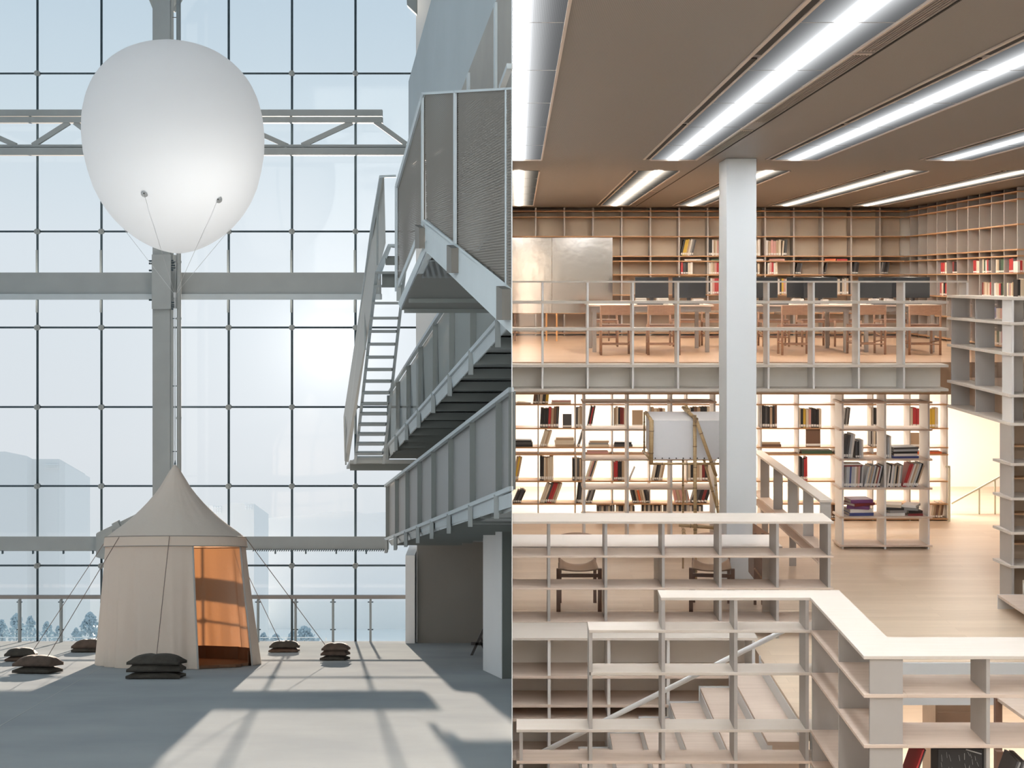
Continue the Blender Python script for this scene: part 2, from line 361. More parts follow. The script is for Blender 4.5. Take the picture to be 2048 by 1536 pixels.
# ---- handrail in front of the glass
t = thing('handrail', 'long metal handrail with glass infill in front of the glass wall', 'railing', W(415, 1285, 33.6))
frontal(MB(), -60, 1191, 831, 1198, 33.5, .08).build('top_rail', mat('bronze_rail', (0.27, 0.25, 0.24), 0.4, .2), t)
for x in (-44, 39, 122, 206, 290, 374, 440, 516, 591, 666, 741, 818):
    p = MB(); a_ = W(x - 1.8, 1199, 33.55); b_ = W(x + 1.8, 1285.5, 33.55); p.box(a_.x, b_.x, 33.5, 33.62, b_.z, a_.z); po = p.build('post', steel, t)
    for y in (1204, 1259): MB().bar(W(x - 5.5, y, 33.6), W(x + 5.5, y, 33.6), .03, .022).build('clamp', steel_d, po)
rg = glass('railing_glass', (0.98, 0.99, 0.985), 0.0)
m = MB(); frontal(m, -60, 1203, 828, 1281, 33.66, .012); m.build('glass', rg, t)

# ---- hall's right-hand side: end walls, recess, pier
m = MB(); frontal(m, 832, -430, 1015, 1085, 34.0, .3); m.build('wall_far_upper', white_p, kind='structure')
m = MB(); a_ = W(817, 1096, 33.9); b_ = W(835, 1290, 33.9); m.box(a_.x, b_.x, 33.0, 34.2, b_.z, a_.z); m.build('wall_far', white_p, kind='structure')
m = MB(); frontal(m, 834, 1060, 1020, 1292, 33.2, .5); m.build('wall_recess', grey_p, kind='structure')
Xp = (966 - VX) * 24.2 / F
m = MB(); hallquad(m, Xp, Xp + 3, 22.3, 24.2, -H, .66); m.build('wall_pier', white_p, kind='structure')
m = MB(); hallquad(m, Xp + .015, Xp + 3, 22.27, 22.299, -H, .66); m.build('wall_pier_shade', mat('pier_front_shade', (0.10, 0.115, 0.11), .7), kind='structure')  # dark sheet over the pier front, its shade put into the colour

def along(P0, P1, px):
    """point of the 3-D segment P0-P1 (pixel, pixel, distance) seen at the column px"""
    A, B = W(*P0), W(*P1)
    k = (px - PX) / F        # x = k*y
    s = (k * A.y - A.x) / ((B.x - A.x) - k * (B.y - A.y)); return A + (B - A) * s
screen = perforated('perforated_screen', (0.135, 0.12, 0.10), 'YZ', 190.0, .30, soft=False, metal=.1)
screen_g = perforated('perforated_grey_screen', (0.30, 0.31, 0.315), 'YZ', 190.0, .14, soft=False, metal=.1)
post_d = mat('dark_post_steel', (0.17, 0.19, 0.19), .5, .1)
def guard(t, top, bot, pxs, m_panel, r=.03, post_w=.05, name='guard_panel', into=Vector((.06, 0, 0))):
    """rail, posts and infill between a top line and a bottom line"""
    (T0, T1), (B0, B1) = top, bot
    MB().bar(W(*T0), W(*T1), .06, .05).build('top_rail', steel_l, t)
    MB().bar(W(*B0), W(*B1), .05, .05).build('bottom_rail', steel_l, t)
    for i, x in enumerate(pxs):
        p, q = along(T0, T1, x), along(B0, B1, x)
        q = Vector((p.x, p.y, q.z)) if abs(p.y - q.y) < 1.2 else q
        MB().add(*slab(p, q, post_w)).build('post', post_d, t)
        if i + 1 < len(pxs):
            p2, q2 = along(T0, T1, pxs[i + 1]), along(B0, B1, pxs[i + 1])
            m = MB(); m.prism([p + into, q + into, q2 + into, p2 + into], (.006, 0, 0)); m.build(name, m_panel, t)
def slab(p, q, w):
    d = w
    v = [(p.x - .01, p.y - d / 2, p.z), (p.x + .07, p.y - d / 2, p.z), (p.x + .07, p.y + d / 2, p.z), (p.x - .01, p.y + d / 2, p.z),
         (q.x - .01, q.y - d / 2, q.z), (q.x + .07, q.y - d / 2, q.z), (q.x + .07, q.y + d / 2, q.z), (q.x - .01, q.y + d / 2, q.z)]
    return v, [(0, 3, 2, 1), (4, 5, 6, 7), (0, 1, 5, 4), (1, 2, 6, 5), (2, 3, 7, 6), (3, 0, 4, 7)]
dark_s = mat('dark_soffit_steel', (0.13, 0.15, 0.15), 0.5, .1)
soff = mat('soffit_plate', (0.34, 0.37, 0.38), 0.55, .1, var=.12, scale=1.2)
def wallx(Y): return wedge_x(Y) - .0004 * Y

# lower walkway
t = thing('walkway', 'lowest grey steel walkway with mesh guard above the recess', 'walkway', W(900, 1050, 22))
T0, T1, B0, B1 = (771, 972, 29), (1022.5, 779, 15.6), (771, 1079, 29), (1022.5, 977, 15.6)
guard(t, (T0, T1), (B0, B1), [772.5, 791, 812, 836, 864, 898, 941, 993, 1019], screen_g)
C0, C1 = (783, 1091, 29), (1022.5, 1013.5, 15.6)
m = MB(); m.prism([W(*B0) + Vector((.05, 0, -.03)), W(*B1) + Vector((0.0, 0, -.03)), W(*C1), W(*C0)], (.03, 0, 0))
for v in m.v: v.x = min(v.x, wallx(v.y))
m.build('fascia', steel_l, t)
for x in (772.5, 791, 812, 836, 864, 898, 941, 993):
    p = along(B0, B1, x); q = along(C0, C1, x + 1)
    MB().box(p.x - .03, p.x + .03, p.y - .09, p.y + .09, p.z - .27, p.z + .0).build('bracket', steel, t)
m = MB(); A, B = W(*C0), W(*C1)
m.add([A, B, Vector((wallx(B.y), B.y, B.z)), Vector((wallx(A.y), A.y, A.z))], [(0, 1, 2, 3)]); m.prism([A + Vector((0, 0, .16)), B + Vector((0, 0, .16)), Vector((wallx(B.y), B.y, B.z + .16)), Vector((wallx(A.y), A.y, A.z + .16))], (0, 0, .04))
m.f = m.f[1:]; m.mi = m.mi[1:]
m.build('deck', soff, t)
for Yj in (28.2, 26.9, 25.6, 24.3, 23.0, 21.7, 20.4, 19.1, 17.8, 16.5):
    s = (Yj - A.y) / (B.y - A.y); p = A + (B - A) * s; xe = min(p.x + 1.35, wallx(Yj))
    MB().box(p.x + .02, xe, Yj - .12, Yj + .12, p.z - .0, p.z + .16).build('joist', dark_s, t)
# soffit slab at the wall side of the walkway
m = MB(); hallquad(m, 3.55, 9, 15.6, 33.2, .66, .84); m.build('ceiling_recess', soff, kind='structure')

# middle walkway
t = thing('walkway', 'middle grey steel walkway with glazed guard and ribbed underside', 'walkway', W(880, 800, 20))
T0, T1, B0, B1 = (778, 786, 29.6), (1010, 424, 14.2), (766, 902, 29.6), (1018, 618, 14.2)
glz = glass('guard_glass', (0.72, 0.76, 0.77), 0.0, dull=.5, dullc=(.36, .38, .38), fk=.06)
guard(t, (T0, T1), (B0, B1), [775, 793, 814, 838, 867, 900, 942, 996], glz)
C0, C1 = (771, 921, 29.6), (1020, 650, 14.2)
m = MB(); m.prism([W(*B0) + Vector((.02, 0, -.03)), W(*B1) + Vector((.0, 0, -.03)), W(*C1), W(*C0)], (.03, 0, 0))
for v in m.v: v.x = min(v.x, wallx(v.y))
m.build('fascia', steel_l, t)
for x in (775, 793, 814, 838, 867, 900, 942, 996):
    p = along(B0, B1, x)
    MB().box(p.x - .03, p.x + .03, p.y - .09, p.y + .09, p.z - .27, p.z + .02).build('bracket', steel, t)
A, B = W(*C0), W(*C1)
m = MB(); m.prism([A + Vector((0, 0, .12)), B + Vector((0, 0, .12)), Vector((wallx(B.y), B.y, B.z + .12)), Vector((wallx(A.y), A.y, A.z + .12))], (0, 0, .04))
m.build('deck', soff, t)
for i in range(13):
    Yj = 29.0 - i * 1.12
    s = (Yj - A.y) / (B.y - A.y); p = A + (B - A) * s
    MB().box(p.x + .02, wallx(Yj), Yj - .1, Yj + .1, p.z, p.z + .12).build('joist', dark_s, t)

# switchback flight: landing and far stairs
t = thing('stair_flight', 'far open-tread steel stair flight seen against the low sun', 'stairs', W(740, 930, 29))
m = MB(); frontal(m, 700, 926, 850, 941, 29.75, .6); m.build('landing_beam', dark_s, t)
m = MB(); m.prism([W(693, 938, 31.4), W(700, 926, 29.3), W(850, 926, 29.3), W(842, 934, 31.4)], (0, 0, .06)); m.build('landing', soff, t)
ty = [916, 906, 887, 867.5, 848, 827, 807, 785, 762, 738.7, 714, 688, 662.5, 636, 606, 572, 545]
n = len(ty)
for i, y in enumerate(ty):
    Y = 29.0 - (29.0 - 23.2) * i / (n - 1); s = i / (n - 1)
    xl = 712 + (752 - 712) * (906 - y) / 361; xr = 766 + (806 - 766) * (906 - y) / 361
    m = MB(); a_, b_ = W(xl, y - 2.2, Y), W(xr, y + 2.8, Y); m.box(a_.x, b_.x, Y - .14, Y + .14, b_.z, a_.z); m.build('tread', steel, t)
for (xa, xb) in ((707, 750), (764, 806)):
    m = MB(); m.prism([W(xa, 928, 29), W(xa + 5.5, 928, 29), W(xb + 6, 545, 23.2), W(xb, 545, 23.2)], (0.0, .05, 0)); m.build('stringer', steel_l, t)
m = MB(); m.prism([W(687, 833, 31.5), W(697, 812, 31), W(742, 470, 23.8), W(762, 353, 22.6), W(768, 353, 22.6), W(771, 486, 22.6), W(752, 560, 23.8), W(697, 925, 31.5), W(689, 922, 31.5)], (.0, .03, 0))
m.build('guard_panel', mat('guard_sheet', (0.42, 0.43, 0.42), 0.5, .1), t)
MB().bar(W(762, 353, 22.5), W(742, 470, 23.7), .05, .05).bar(W(742, 470, 23.7), W(697, 812, 30.9), .05, .05).bar(W(762, 353, 22.5), W(792, 352, 22.5), .04, .04).build('handrail', steel_l, t)
for (x, y0_, y1_) in ((753, 410, 530), (729, 560, 700), (708, 735, 868), (690, 833, 930)):
    Y = 22.8 + (y0_ - 410) / 423 * 8.4
    m = MB(); frontal(m, x, y0_, x + 3, y1_, Y - .1, .04); m.build('post', steel, t)
m = MB(); frontal(m, 776, 488, 792, 493, 22.5, .9); m.build('upper_landing', steel_l, t)
m = MB(); m.prism([W(776, 488, 22.5), W(782, 494, 22.5), W(758, 560, 23.6), W(750, 545, 23.6)], (0, .04, 0)); m.build('stringer', steel_l, t)
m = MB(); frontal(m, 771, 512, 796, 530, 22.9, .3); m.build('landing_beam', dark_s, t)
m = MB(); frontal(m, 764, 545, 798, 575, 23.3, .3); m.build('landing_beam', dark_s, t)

# upper flight: big perforated screens on plane X = 1.33
X3 = 1.33
t = thing('stair_flight', 'big near stair flight wrapped in perforated grey screens, cut by the right edge', 'stairs', HX(848, 505, X3))
xs_top = {790: 372, 843: 186, 908: 181, 1011: 176.5, 1023.5: 176}
xs_bot = {790: 581, 843: 444, 908: 488, 1011: 569, 1023.5: 578}
def H3(x, y, dx=0.0): return HX(x, y, X3) + Vector((dx, 0, 0))
def poly3(pts, mt, name, th=.012, dx=0.0):
    m = MB(); m.prism([H3(x, y, dx) for x, y in pts], (th, 0, 0))
    for v in m.v: v.x = min(v.x, wallx(v.y))
    return m.build(name, mt, t)
poly3([(790, 372), (818, 272), (843, 186), (843, 444), (791, 581)], screen, 'screen_panel', dx=.02)
poly3([(843, 186), (908, 181), (908, 488), (848, 441)], screen, 'screen_panel', dx=.02)
poly3([(908, 181), (1011, 176.5), (1011, 569), (908, 488)], screen, 'screen_panel', dx=.02)
poly3([(1011, 176.5), (1022.8, 176), (1022.8, 578), (1011, 569)], screen, 'screen_panel', dx=.003)
for (x0, x1, ya, yb) in ((789.5, 792.5, 372, 583), (842, 844.5, 186, 446), (906.5, 909.5, 181, 489), (1009.5, 1012, 176, 570)):
    poly3([(x0, ya), (x1, ya), (x1, yb), (x0, yb)], steel_l, 'post', .015)
for pts in ([(790, 370), (843, 184.5), (846, 190), (793, 376)], [(843, 184.5), (1022.8, 174.5), (1022.8, 179), (845, 189.5)],
            [(848, 439), (1022.8, 576.5), (1022.8, 582), (845, 444.5)], [(845, 440), (790, 578), (793, 582), (848, 447)]):
    poly3(pts, steel_l, 'rail', .02)
poly3([(848, 444), (1022.8, 582), (1022.8, 668), (853, 504)], steel_l, 'stringer', .06, dx=0)
poly3([(853, 478), (853, 507), (802, 620), (796, 606)], steel_l, 'stringer', .06, dx=0)
for (x, ya, yb, w) in ((841, 450, 497, 9), (907, 490, 546, 10), (1010, 572, 640, 12)):
    poly3([(x, ya), (x + w, ya + 6), (x + w, yb), (x, yb)], mat('bracket_steel', (0.115, 0.11, 0.10), .5, .1), 'bracket', .05, dx=-.05)
m = MB(); frontal(m, 793, 556, 802, 602, 14.55, .05); m.build('bracket', steel, t)
grate = perforated('landing_grating', (0.16, 0.19, 0.21), 'XY', 60.0, .45, metal=.1)
# landing underside seen from below
lm = MB(); lm.prism([HX(852, 508, X3), HX(803, 620, X3), HX(803, 620, X3) + Vector((1.6, 0, 0)), HX(852, 508, X3) + Vector((2.05, 0, 0))], (0, 0, .03))
for v in lm.v: v.x = min(v.x, wallx(v.y))
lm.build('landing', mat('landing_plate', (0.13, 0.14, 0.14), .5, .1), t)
gm_ = MB(); gm_.prism([HX(848, 518, X3) + Vector((.05, 0, -.02)), HX(832, 552, X3) + Vector((.05, 0, -.02)), HX(832, 552, X3) + Vector((1.0, 0, -.02)), HX(848, 518, X3) + Vector((1.0, 0, -.02))], (0, 0, .01))
for v in gm_.v: v.x = min(v.x, wallx(v.y))
gm_.build('grating', grate, t)
for (x, y, h_) in ((803, 614, .035), (812, 593, .05)):
    p = HX(x, y, X3); MB().box(p.x + .03, min(p.x + 1.6, wallx(p.y)), p.y - .05, p.y + .05, p.z - .06, p.z + .02).build('joist', dark_s, t)

# solid slanting wall of the flight above, and the screen beside it
m = MB(); m.prism([HX(x, y, 2.2) for x, y in ((868, -20), (817, 163), (817, 330), (880, 300), (1000, -20))], (.12, 0, 0))
for v in m.v: v.x = min(v.x, wallx(v.y))
tag(m.build('stair_balustrade', mat('blue_grey_render', (0.40, 0.46, 0.50), .7, var=.08, scale=.8)), 'solid blue grey slanting balustrade high on the right of the hall', 'balustrade')
t = thing('screen_wall', 'perforated brownish screen in the upper right corner of the hall', 'screen', HX(960, 178, 1.9))
m = MB(); m.prism([HX(x, y, 1.9) for x, y in ((1000, -20), (1022.9, -20), (1022.9, 200), (915, 200))], (.02, 0, 0))
for v in m.v: v.x = min(v.x, wallx(v.y))
m.build('screen_panel', mat('brown_screen', (0.30, 0.29, 0.27), .55, .1, var=.1, scale=3), t)
for x in (933, 987):
    m = MB(); m.prism([HX(x, 10 if x == 987 else 150, 1.88), HX(x + 3, 4 if x == 987 else 145, 1.88), HX(x + 3, 185, 1.88), HX(x, 185, 1.88)], (.02, 0, 0)); m.build('post', steel_l, t)
m = MB(); m.bar(HX(1003, 176, 1.7), HX(1022, 132, 1.7) + Vector((-.01, 0, 0)), .04, .04)
m.build('handrail', steel_l, t)

# folded easel leaning behind the pier
t = thing('easel', 'dark folded easel standing behind the white pier', 'easel', G(950, 1306))
dk = mat('dark_wood', (0.05, 0.045, 0.045), .5)
for a_, b_ in (((967, 1258), (943, 1311)), ((962, 1283), (972, 1305))): MB().bar(W(*a_, 28.4), W(*b_, 28.4), .05, .05).build('leg', dk, t)
MB().bar(W(942, 1287, 28.4), W(970, 1288, 28.4), .05, .05).build('tray', dk, t)
MB().bar(W(960, 1270, 28.5), W(972, 1303, 28.5), .04, .04).build('brace', dk, t)

# ---- balloon
BY = 28.6; sc = F / BY
prof = [(81, 0), (84, 32), (92, 66), (104, 95), (120, 119), (140, 140), (165, 158), (195, 171), (230, 179.5), (268, 182), (305, 180), (340, 173), (375, 163), (405, 149), (432, 131), (455, 110), (474, 87), (488, 64), (498, 42), (504.5, 19), (507, 0)]
t = thing('balloon', 'huge white egg-shaped balloon floating tethered above the tent', 'balloon', W(350, 507, BY))
NS = 96; m = MB(); rings = []
import bisect
ys_ = [p[0] for p in prof]
def rad(y):
    i = max(1, min(len(prof) - 1, bisect.bisect(ys_, y))); (ya, ra), (yb, rb) = prof[i - 1], prof[i]
    return ra + (rb - ra) * (y - ya) / (yb - ya)
yy = [81 + 426.5 * (0.5 - 0.5 * math.cos(PI * i / 56)) for i in range(57)]
# smooth profile: treat r^2 as the interpolated quantity
def rad2(y):
    i = max(1, min(len(prof) - 1, bisect.bisect(ys_, y))); (ya, ra), (yb, rb) = prof[i - 1], prof[i]
    return math.sqrt(max(0, ra * ra + (rb * rb - ra * ra) * (y - ya) / (yb - ya)))
for y in yy:
    r = rad2(y) / sc * .978; c = W(341 + (y - 81) / 426 * 16, y, BY)
    rings.append([c + Vector((r * math.sin(2 * PI * k / NS), -r * math.cos(2 * PI * k / NS), 0)) for k in range(NS)])
vv = [p for rg_ in rings[1:-1] for p in rg_]; top = len(vv); vv += [rings[0][0], rings[-1][0]]
ff = []
R = len(rings) - 2
for j in range(R - 1):
    for k in range(NS): ff.append((j * NS + k, j * NS + (k + 1) % NS, (j + 1) * NS + (k + 1) % NS, (j + 1) * NS + k))
for k in range(NS): ff.append((top, (k + 1) % NS, k)); ff.append((top + 1, (R - 1) * NS + k, (R - 1) * NS + (k + 1) % NS))
m.add(vv, ff); bal = m.build('envelope', fabric('balloon_skin', (0.36, 0.39, 0.42), (0.15, 0.148, 0.145)), t, smooth=True)
glow_fill_d = bpy.data.lights.new('balloon_glow_fill', 'POINT'); glow_fill_d.energy = 230; glow_fill_d.shadow_soft_size = .6; glow_fill_d.color = (1, .985, .97)  # added light inside the skin to give the balloon its soft glow
glow_fill_o = bpy.data.objects.new('balloon_glow_fill', glow_fill_d); col.objects.link(glow_fill_o); glow_fill_o.location = W(378, 340, BY - .5)
rope_m = mat('pale_cord', (0.55, 0.56, 0.58), .8)
def balloon_pt(px, py):
    """point of the balloon's near surface on the line of sight through the pixel"""
    for i in range(500):
        q = W(px, py, BY - 2.3 + i * .0046); yy_ = min(507, max(81, PY - q.z * F / BY))
        if (q - W(341 + (yy_ - 81) / 426 * 16, yy_, BY)).length < rad2(yy_) / sc * .978: return q
    return W(px, py, BY)
knot = W(350, 590, BY)
for (px, py) in ((289, 387), (437, 399)):
    p = balloon_pt(px, py); q = MB().tube(p + Vector((0, -.03, 0)), p + Vector((0, .01, 0)), .02, 14, r2=.075).build('patch', mat('patch_skin', (.62, .62, .62), .8), t)
    MB().tube(p + Vector((0, -.06, 0)), p + Vector((0, -.02, 0)), .013, 8).build('ring', mat('dark_ring', (.08, .08, .08), .5), q)
for (px, py) in ((289, 387), (437, 399), (237, 444), (460, 458), (352, 506)):
    p = W(px, py, BY) if px in (237, 460, 352) else balloon_pt(px, py) + Vector((0, -.05, 0))
    MB().tube(p, knot, .0038, 5).build('cord', rope_m, t)
MB().tube(knot, W(350, 922, 26.0), .011, 6).build('tether', rope_m, t)
MB().tube(knot + Vector((0, 0, .05)), knot - Vector((0, 0, .05)), .03, 8).build('knot', rope_m, t)

# ---- tent
TY = 25.8; ts = F / TY
cx_b = 355; tcen = G(cx_b, 1140 + H * F / TY)
t = thing('tent', 'round cream canvas tent with pointed roof and open doorway', 'tent', tcen)
NT = 144
def tp(theta, px_r, hz, cxp):
    """theta from the near side; px_r radius in pixels at the tent's middle; hz the pixel row of the tent's middle"""
    r = px_r / ts; c = W(cxp, hz, TY); dy = -r * math.cos(theta); return c + Vector((r * math.sin(theta) + (VX - PX) / F * dy, dy, (PY - VY) / F * dy))
canvas = fabric('tent_canvas', (0.63, 0.55, 0.48), (0.062, 0.028, 0.011), .25)
roofm = fabric('tent_roof_canvas', (0.57, 0.525, 0.475), (0.085, 0.055, 0.03), .2)
rp = [(928, .6), (934, 5), (943, 12), (958, 21), (973, 30), (990, 43), (1005, 56), (1020, 71), (1035, 87), (1048, 103), (1059, 118), (1068, 130), (1076, 139)]
m = MB(); vv = []
for (y, r) in rp:
    for k in range(NT):
        th = 2 * PI * k / NT; f = (y - 928) / 148
        seam = abs(((th * 8 / (2 * PI)) % 1) - .5) * 2          # 1 on the seams
        rr = r * (1 - .05 * f * (1 - f) * 2 * (1 - seam ** 2)) + 1.1 * f * mnoise.noise((8 * math.cos(th), 8 * math.sin(th), y * .02))
        vv.append(tp(th, rr, y, 350 + f * 1.5))
ff = [(j * NT + k, j * NT + (k + 1) % NT, (j + 1) * NT + (k + 1) % NT, (j + 1) * NT + k) for j in range(len(rp) - 1) for k in range(NT)]
m.add(vv, ff); m.build('roof', roofm, t, smooth=True)
m = MB(); m.tube(W(350, 929, TY), W(350.3, 920, TY), .02, 8, .004); m.build('finial', steel_d, t)
m = MB(); vv = []
for j, (y, r) in enumerate(((1075, 141.0), (1081, 142.2), (1088, 143), (1094, 143.5))):
    for k in range(NT): vv.append(tp(2 * PI * k / NT, r + .5 * mnoise.noise((9 * math.cos(2 * PI * k / NT), 9 * math.sin(2 * PI * k / NT), j * .2)), y, 351.5))
m.add(vv, [(j * NT + k, j * NT + (k + 1) % NT, (j + 1) * NT + (k + 1) % NT, (j + 1) * NT + k) for j in range(3) for k in range(NT)])
m.build('valance', canvas, t, smooth=True)
m = MB()
for k in range(NT): m.tube(tp(2 * PI * k / NT, 143.6, 1094, 351.5), tp(2 * PI * (k + 1) / NT, 143.6, 1094, 351.5), .008, 5)
m.build('piping', mat('tent_piping', (0.30, 0.27, 0.24), .8), t); m = MB()
for k in range(NT): m.tube(tp(2 * PI * k / NT, 141.2, 1075, 351.5), tp(2 * PI * (k + 1) / NT, 141.2, 1075, 351.5), .009, 5)
m.build('piping', mat('tent_piping', (0.30, 0.27, 0.24), .8), t)
NW = 240; rows = 14
def wall_p(th, f):
    base = 140 + (163 - 140) * (f ** 1.15)
    nz = mnoise.noise((3 * math.cos(th), 3 * math.sin(th), 1.3 + f * .3))
    fold = (math.sin(th * 19 + 5 * nz) * 6.2 * (.35 + 1.3 * abs(nz)) + math.sin(th * 37 + 9 * nz + 1) * 1.8) * (0.12 + .88 * f)
    seam = (1 - abs(((th * 8 / (2 * PI)) % 1) - .5) * 2); base -= 2.2 * (1 - (2 * abs(seam - .5)) ** 2) * f
    r = (base + fold) / ts; yc = 1093; cxp = 351.5 + 3.5 * f
    c = W(cxp, yc, TY); y = TY - r * math.cos(th); x = c.x + r * math.sin(th) + (VX - PX) / F * (y - TY)
    zt = c.z + (PY - VY) / F * (y - TY); zb = (PY - VY) / F * y - H + .004       # hem lies on the ramped floor
    return Vector((x, y, zt + (zb - zt) * f))
o0, o1 = math.radians(18), math.radians(67.5)
m = MB(); vv = [wall_p(o1 + (2 * PI - (o1 - o0)) * k / NW, j / rows) for j in range(rows + 1) for k in range(NW + 1)]
m.add(vv, [(j * (NW + 1) + k, j * (NW + 1) + k + 1, (j + 1) * (NW + 1) + k + 1, (j + 1) * (NW + 1) + k) for j in range(rows) for k in range(NW)])
m.build('wall', canvas, t, smooth=True)
for th in (o0 - .012, o1 + .012):         # rolled edges of the doorway
    m = MB()
    for j in range(rows):
        a_ = wall_p(th, j / rows); b_ = wall_p(th, (j + 1) / rows); m.tube(a_, b_, .018, 6)
    m.build('door_edge', mat('tent_tape', (0.42, 0.41, 0.40), .8), t)
m = MB(); pts = [wall_p(2 * PI * k / 60, .995) * 1 for k in range(60)]
pts = [Vector((tcen.x + (p.x - tcen.x) * .97, TY + (p.y - TY) * .97, 0)) for p in pts]
for p in pts: p.z = (PY - VY) / F * p.y - H + .006
m.prism(pts, (0, 0, .015)); m.build('groundsheet', mat('groundsheet_cloth', (0.16, 0.09, 0.055), .8), t)
m = MB(); pts2 = [Vector((tcen.x + (p.x - tcen.x) * .99, TY + (p.y - TY) * .99, p.z)) for p in pts]
for k in range(60):
    a_, b_ = pts2[k], pts2[(k + 1) % 60]; thm = 2 * PI * (k + .5) / 60
    m.add([a_, b_, b_ + Vector((0, 0, .26 if not (o0 < thm < o1) else .05)), a_ + Vector((0, 0, .26 if not (o0 < thm < o1) else .05))], [(0, 1, 2, 3)])
m.build('mud_flap', mat('mud_flap_cloth', (0.20, 0.10, 0.055), .8), t, solid=.006)
MB().tube(W(350.5, 935, TY), G(355, 1140 + H * F / TY), .02, 8).build('pole', dk, t)

# ---- sandbags
cloth_d = mat('dark_sack_cloth', (0.060, 0.054, 0.046), .9, var=.35, scale=9, bump=.3, bscale=60)
cloth_b = mat('brown_sack_cloth', (0.11, 0.078, 0.062), .9, var=.35, scale=9, bump=.3, bscale=60)
def bag(w, d, h, m_, seed, dr=0.0):
    rnd = random.Random(seed); mb = MB(); nu, nv = 22, 14; vt, vb = [], []
    for j in range(nv + 1):
        for i in range(nu + 1):
            u = -1 + 2 * i / nu; v = -1 + 2 * j / nv
            e = max(0, (1 - abs(u) ** 3.2)) ** .5 * max(0, (1 - abs(v) ** 3.2)) ** .5
            pin = 1 - .13 * (u * u) * (1 - v * v) * 1.0 - .0; pin2 = 1 - .16 * (v * v) * (1 - u * u)
            nz = mnoise.noise((u * 2 + seed, v * 2, .3)) * .12
            x = u * w / 2 * pin2 * (1 + .06 * (abs(u * v)) ** 4); y = v * d / 2 * pin * (1 + .08 * (abs(u * v)) ** 4)
            crease = 1 - .20 * math.exp(-((u + .1) / .10) ** 2)
            vt.append(Vector((x, y, h * (.46 + .54 * e * crease * (1 + nz) - dr * (1 - e))))); vb.append(Vector((x, y, h * (.10 - .095 * e - dr * (1 - e)))))
    N = (nu + 1) * (nv + 1); f = []
    for j in range(nv):
        for i in range(nu):
            a0 = j * (nu + 1) + i; f.append((a0, a0 + 1, a0 + nu + 2, a0 + nu + 1)); f.append((N + a0, N + a0 + nu + 1, N + a0 + nu + 2, N + a0 + 1))
    rim = [i for i in range(nu + 1)] + [j * (nu + 1) + nu for j in range(1, nv + 1)] + [nv * (nu + 1) + i for i in range(nu - 1, -1, -1)] + [j * (nu + 1) for j in range(nv - 1, 0, -1)]
    for k in range(len(rim)): f.append((rim[k], rim[(k + 1) % len(rim)], N + rim[(k + 1) % len(rim)], N + rim[k]))
    mb.add(vt + vb, f); return mb, m_
LIE = math.atan((PY - VY) / F)
def place_bag(px, py, Y, w, d, h, lift, ang, m_, seed, label, group):
    mb, mm = bag(w, d, h, m_, seed, .5 if lift > 0 else 0.0); o = mb.build('sandbag', mm, smooth=True)
    o.location = HP((px - VX) / F * Y, Y, -H + lift)
    o.rotation_euler = (Matrix.Rotation(LIE, 3, 'X') @ Matrix.Rotation(ang, 3, 'Z')).to_euler()
    tag(o, label, 'sandbag', group); return o
stacks = [
  (43, 1322, .50, .42, .105, (('b', 0), ('d', .104)), 'leftmost, smallest sandbag stack', .15),
  (75, 1346, .62, .46, .125, (('d', 0), ('b', .124)), 'stack in front of the leftmost one', -.1),
  (176, 1304, .56, .42, .13, (('d', 0), ('b', .085)), 'stack half hidden behind the tent at left', .1),
  (313, 1356, .78, .50, .115, (('d', 0), ('d', .114), ('d', .228)), 'big sandbag stack before the tent', .05),
  (569, 1304, .56, .42, .10, (('b', 0), ('d', .099)), 'sandbag stack just right of the tent', .05),
  (671, 1320, .46, .40, .098, (('d', 0), ('b', .097), ('b', .194)), 'tall sandbag stack furthest right', -.05)]
sd_ = 3
tops = []
for (px, py, w, d, h, layers, where, ang) in stacks:
    Y = floorY(py); names = ['bottom', 'top'] if len(layers) == 2 else ['bottom', 'middle', 'top']
    for (c, lift), nm in zip(layers, names):
        sd_ += 1
        place_bag(px + (sd_ * 37 % 5 - 2) * .5, py, Y, w * (1 + .03 * (sd_ % 3)), d, h, lift, ang + .08 * (sd_ % 3 - 1), cloth_d if c == 'd' else cloth_b, sd_,
                  '%s %s sandbag of the %s' % ({'d': 'dark grey', 'b': 'brown'}[c], nm, where), 'sandbags holding the tent ropes')
    tops.append(HP((px - VX) / F * Y, Y, -H + layers[-1][1] + h * .8))
# guy ropes
rope_t = mat('guy_rope_fibre', (0.20, 0.15, 0.13), .9)
def eave(th): return tp(th, 140.5, 1076, 351.5)
gr = [(math.radians(-98), tops[0] + Vector((.2, 0, -.02)), 'guy rope from the tent to the leftmost sandbags'),
      (math.radians(-47), tops[1] + Vector((.14, 0, 0)), 'guy rope from the tent over to the brown sandbags at lower left'),
      (math.radians(-1), tops[3] + Vector((0, -.02, -.02)), 'guy rope hanging down the front of the tent to the big stack'),
      (math.radians(-150), tops[2] + Vector((.1, .1, 0)), 'guy rope behind the left side of the tent'),
      (math.radians(130), tops[4] + Vector((-.08, 0, 0)), 'guy rope from the tent to the sandbags just right of it'),
      (math.radians(85), tops[5] + Vector((-.15, 0, -.05)), 'guy rope from the tent to the rightmost tall sandbag stack')]
for th, q, lb in gr:
    p = eave(th); m = MB(); m.tube(p, q, .0065, 5); tag(m.build('guy_rope', rope_t), lb, 'rope', 'guy ropes of the tent')

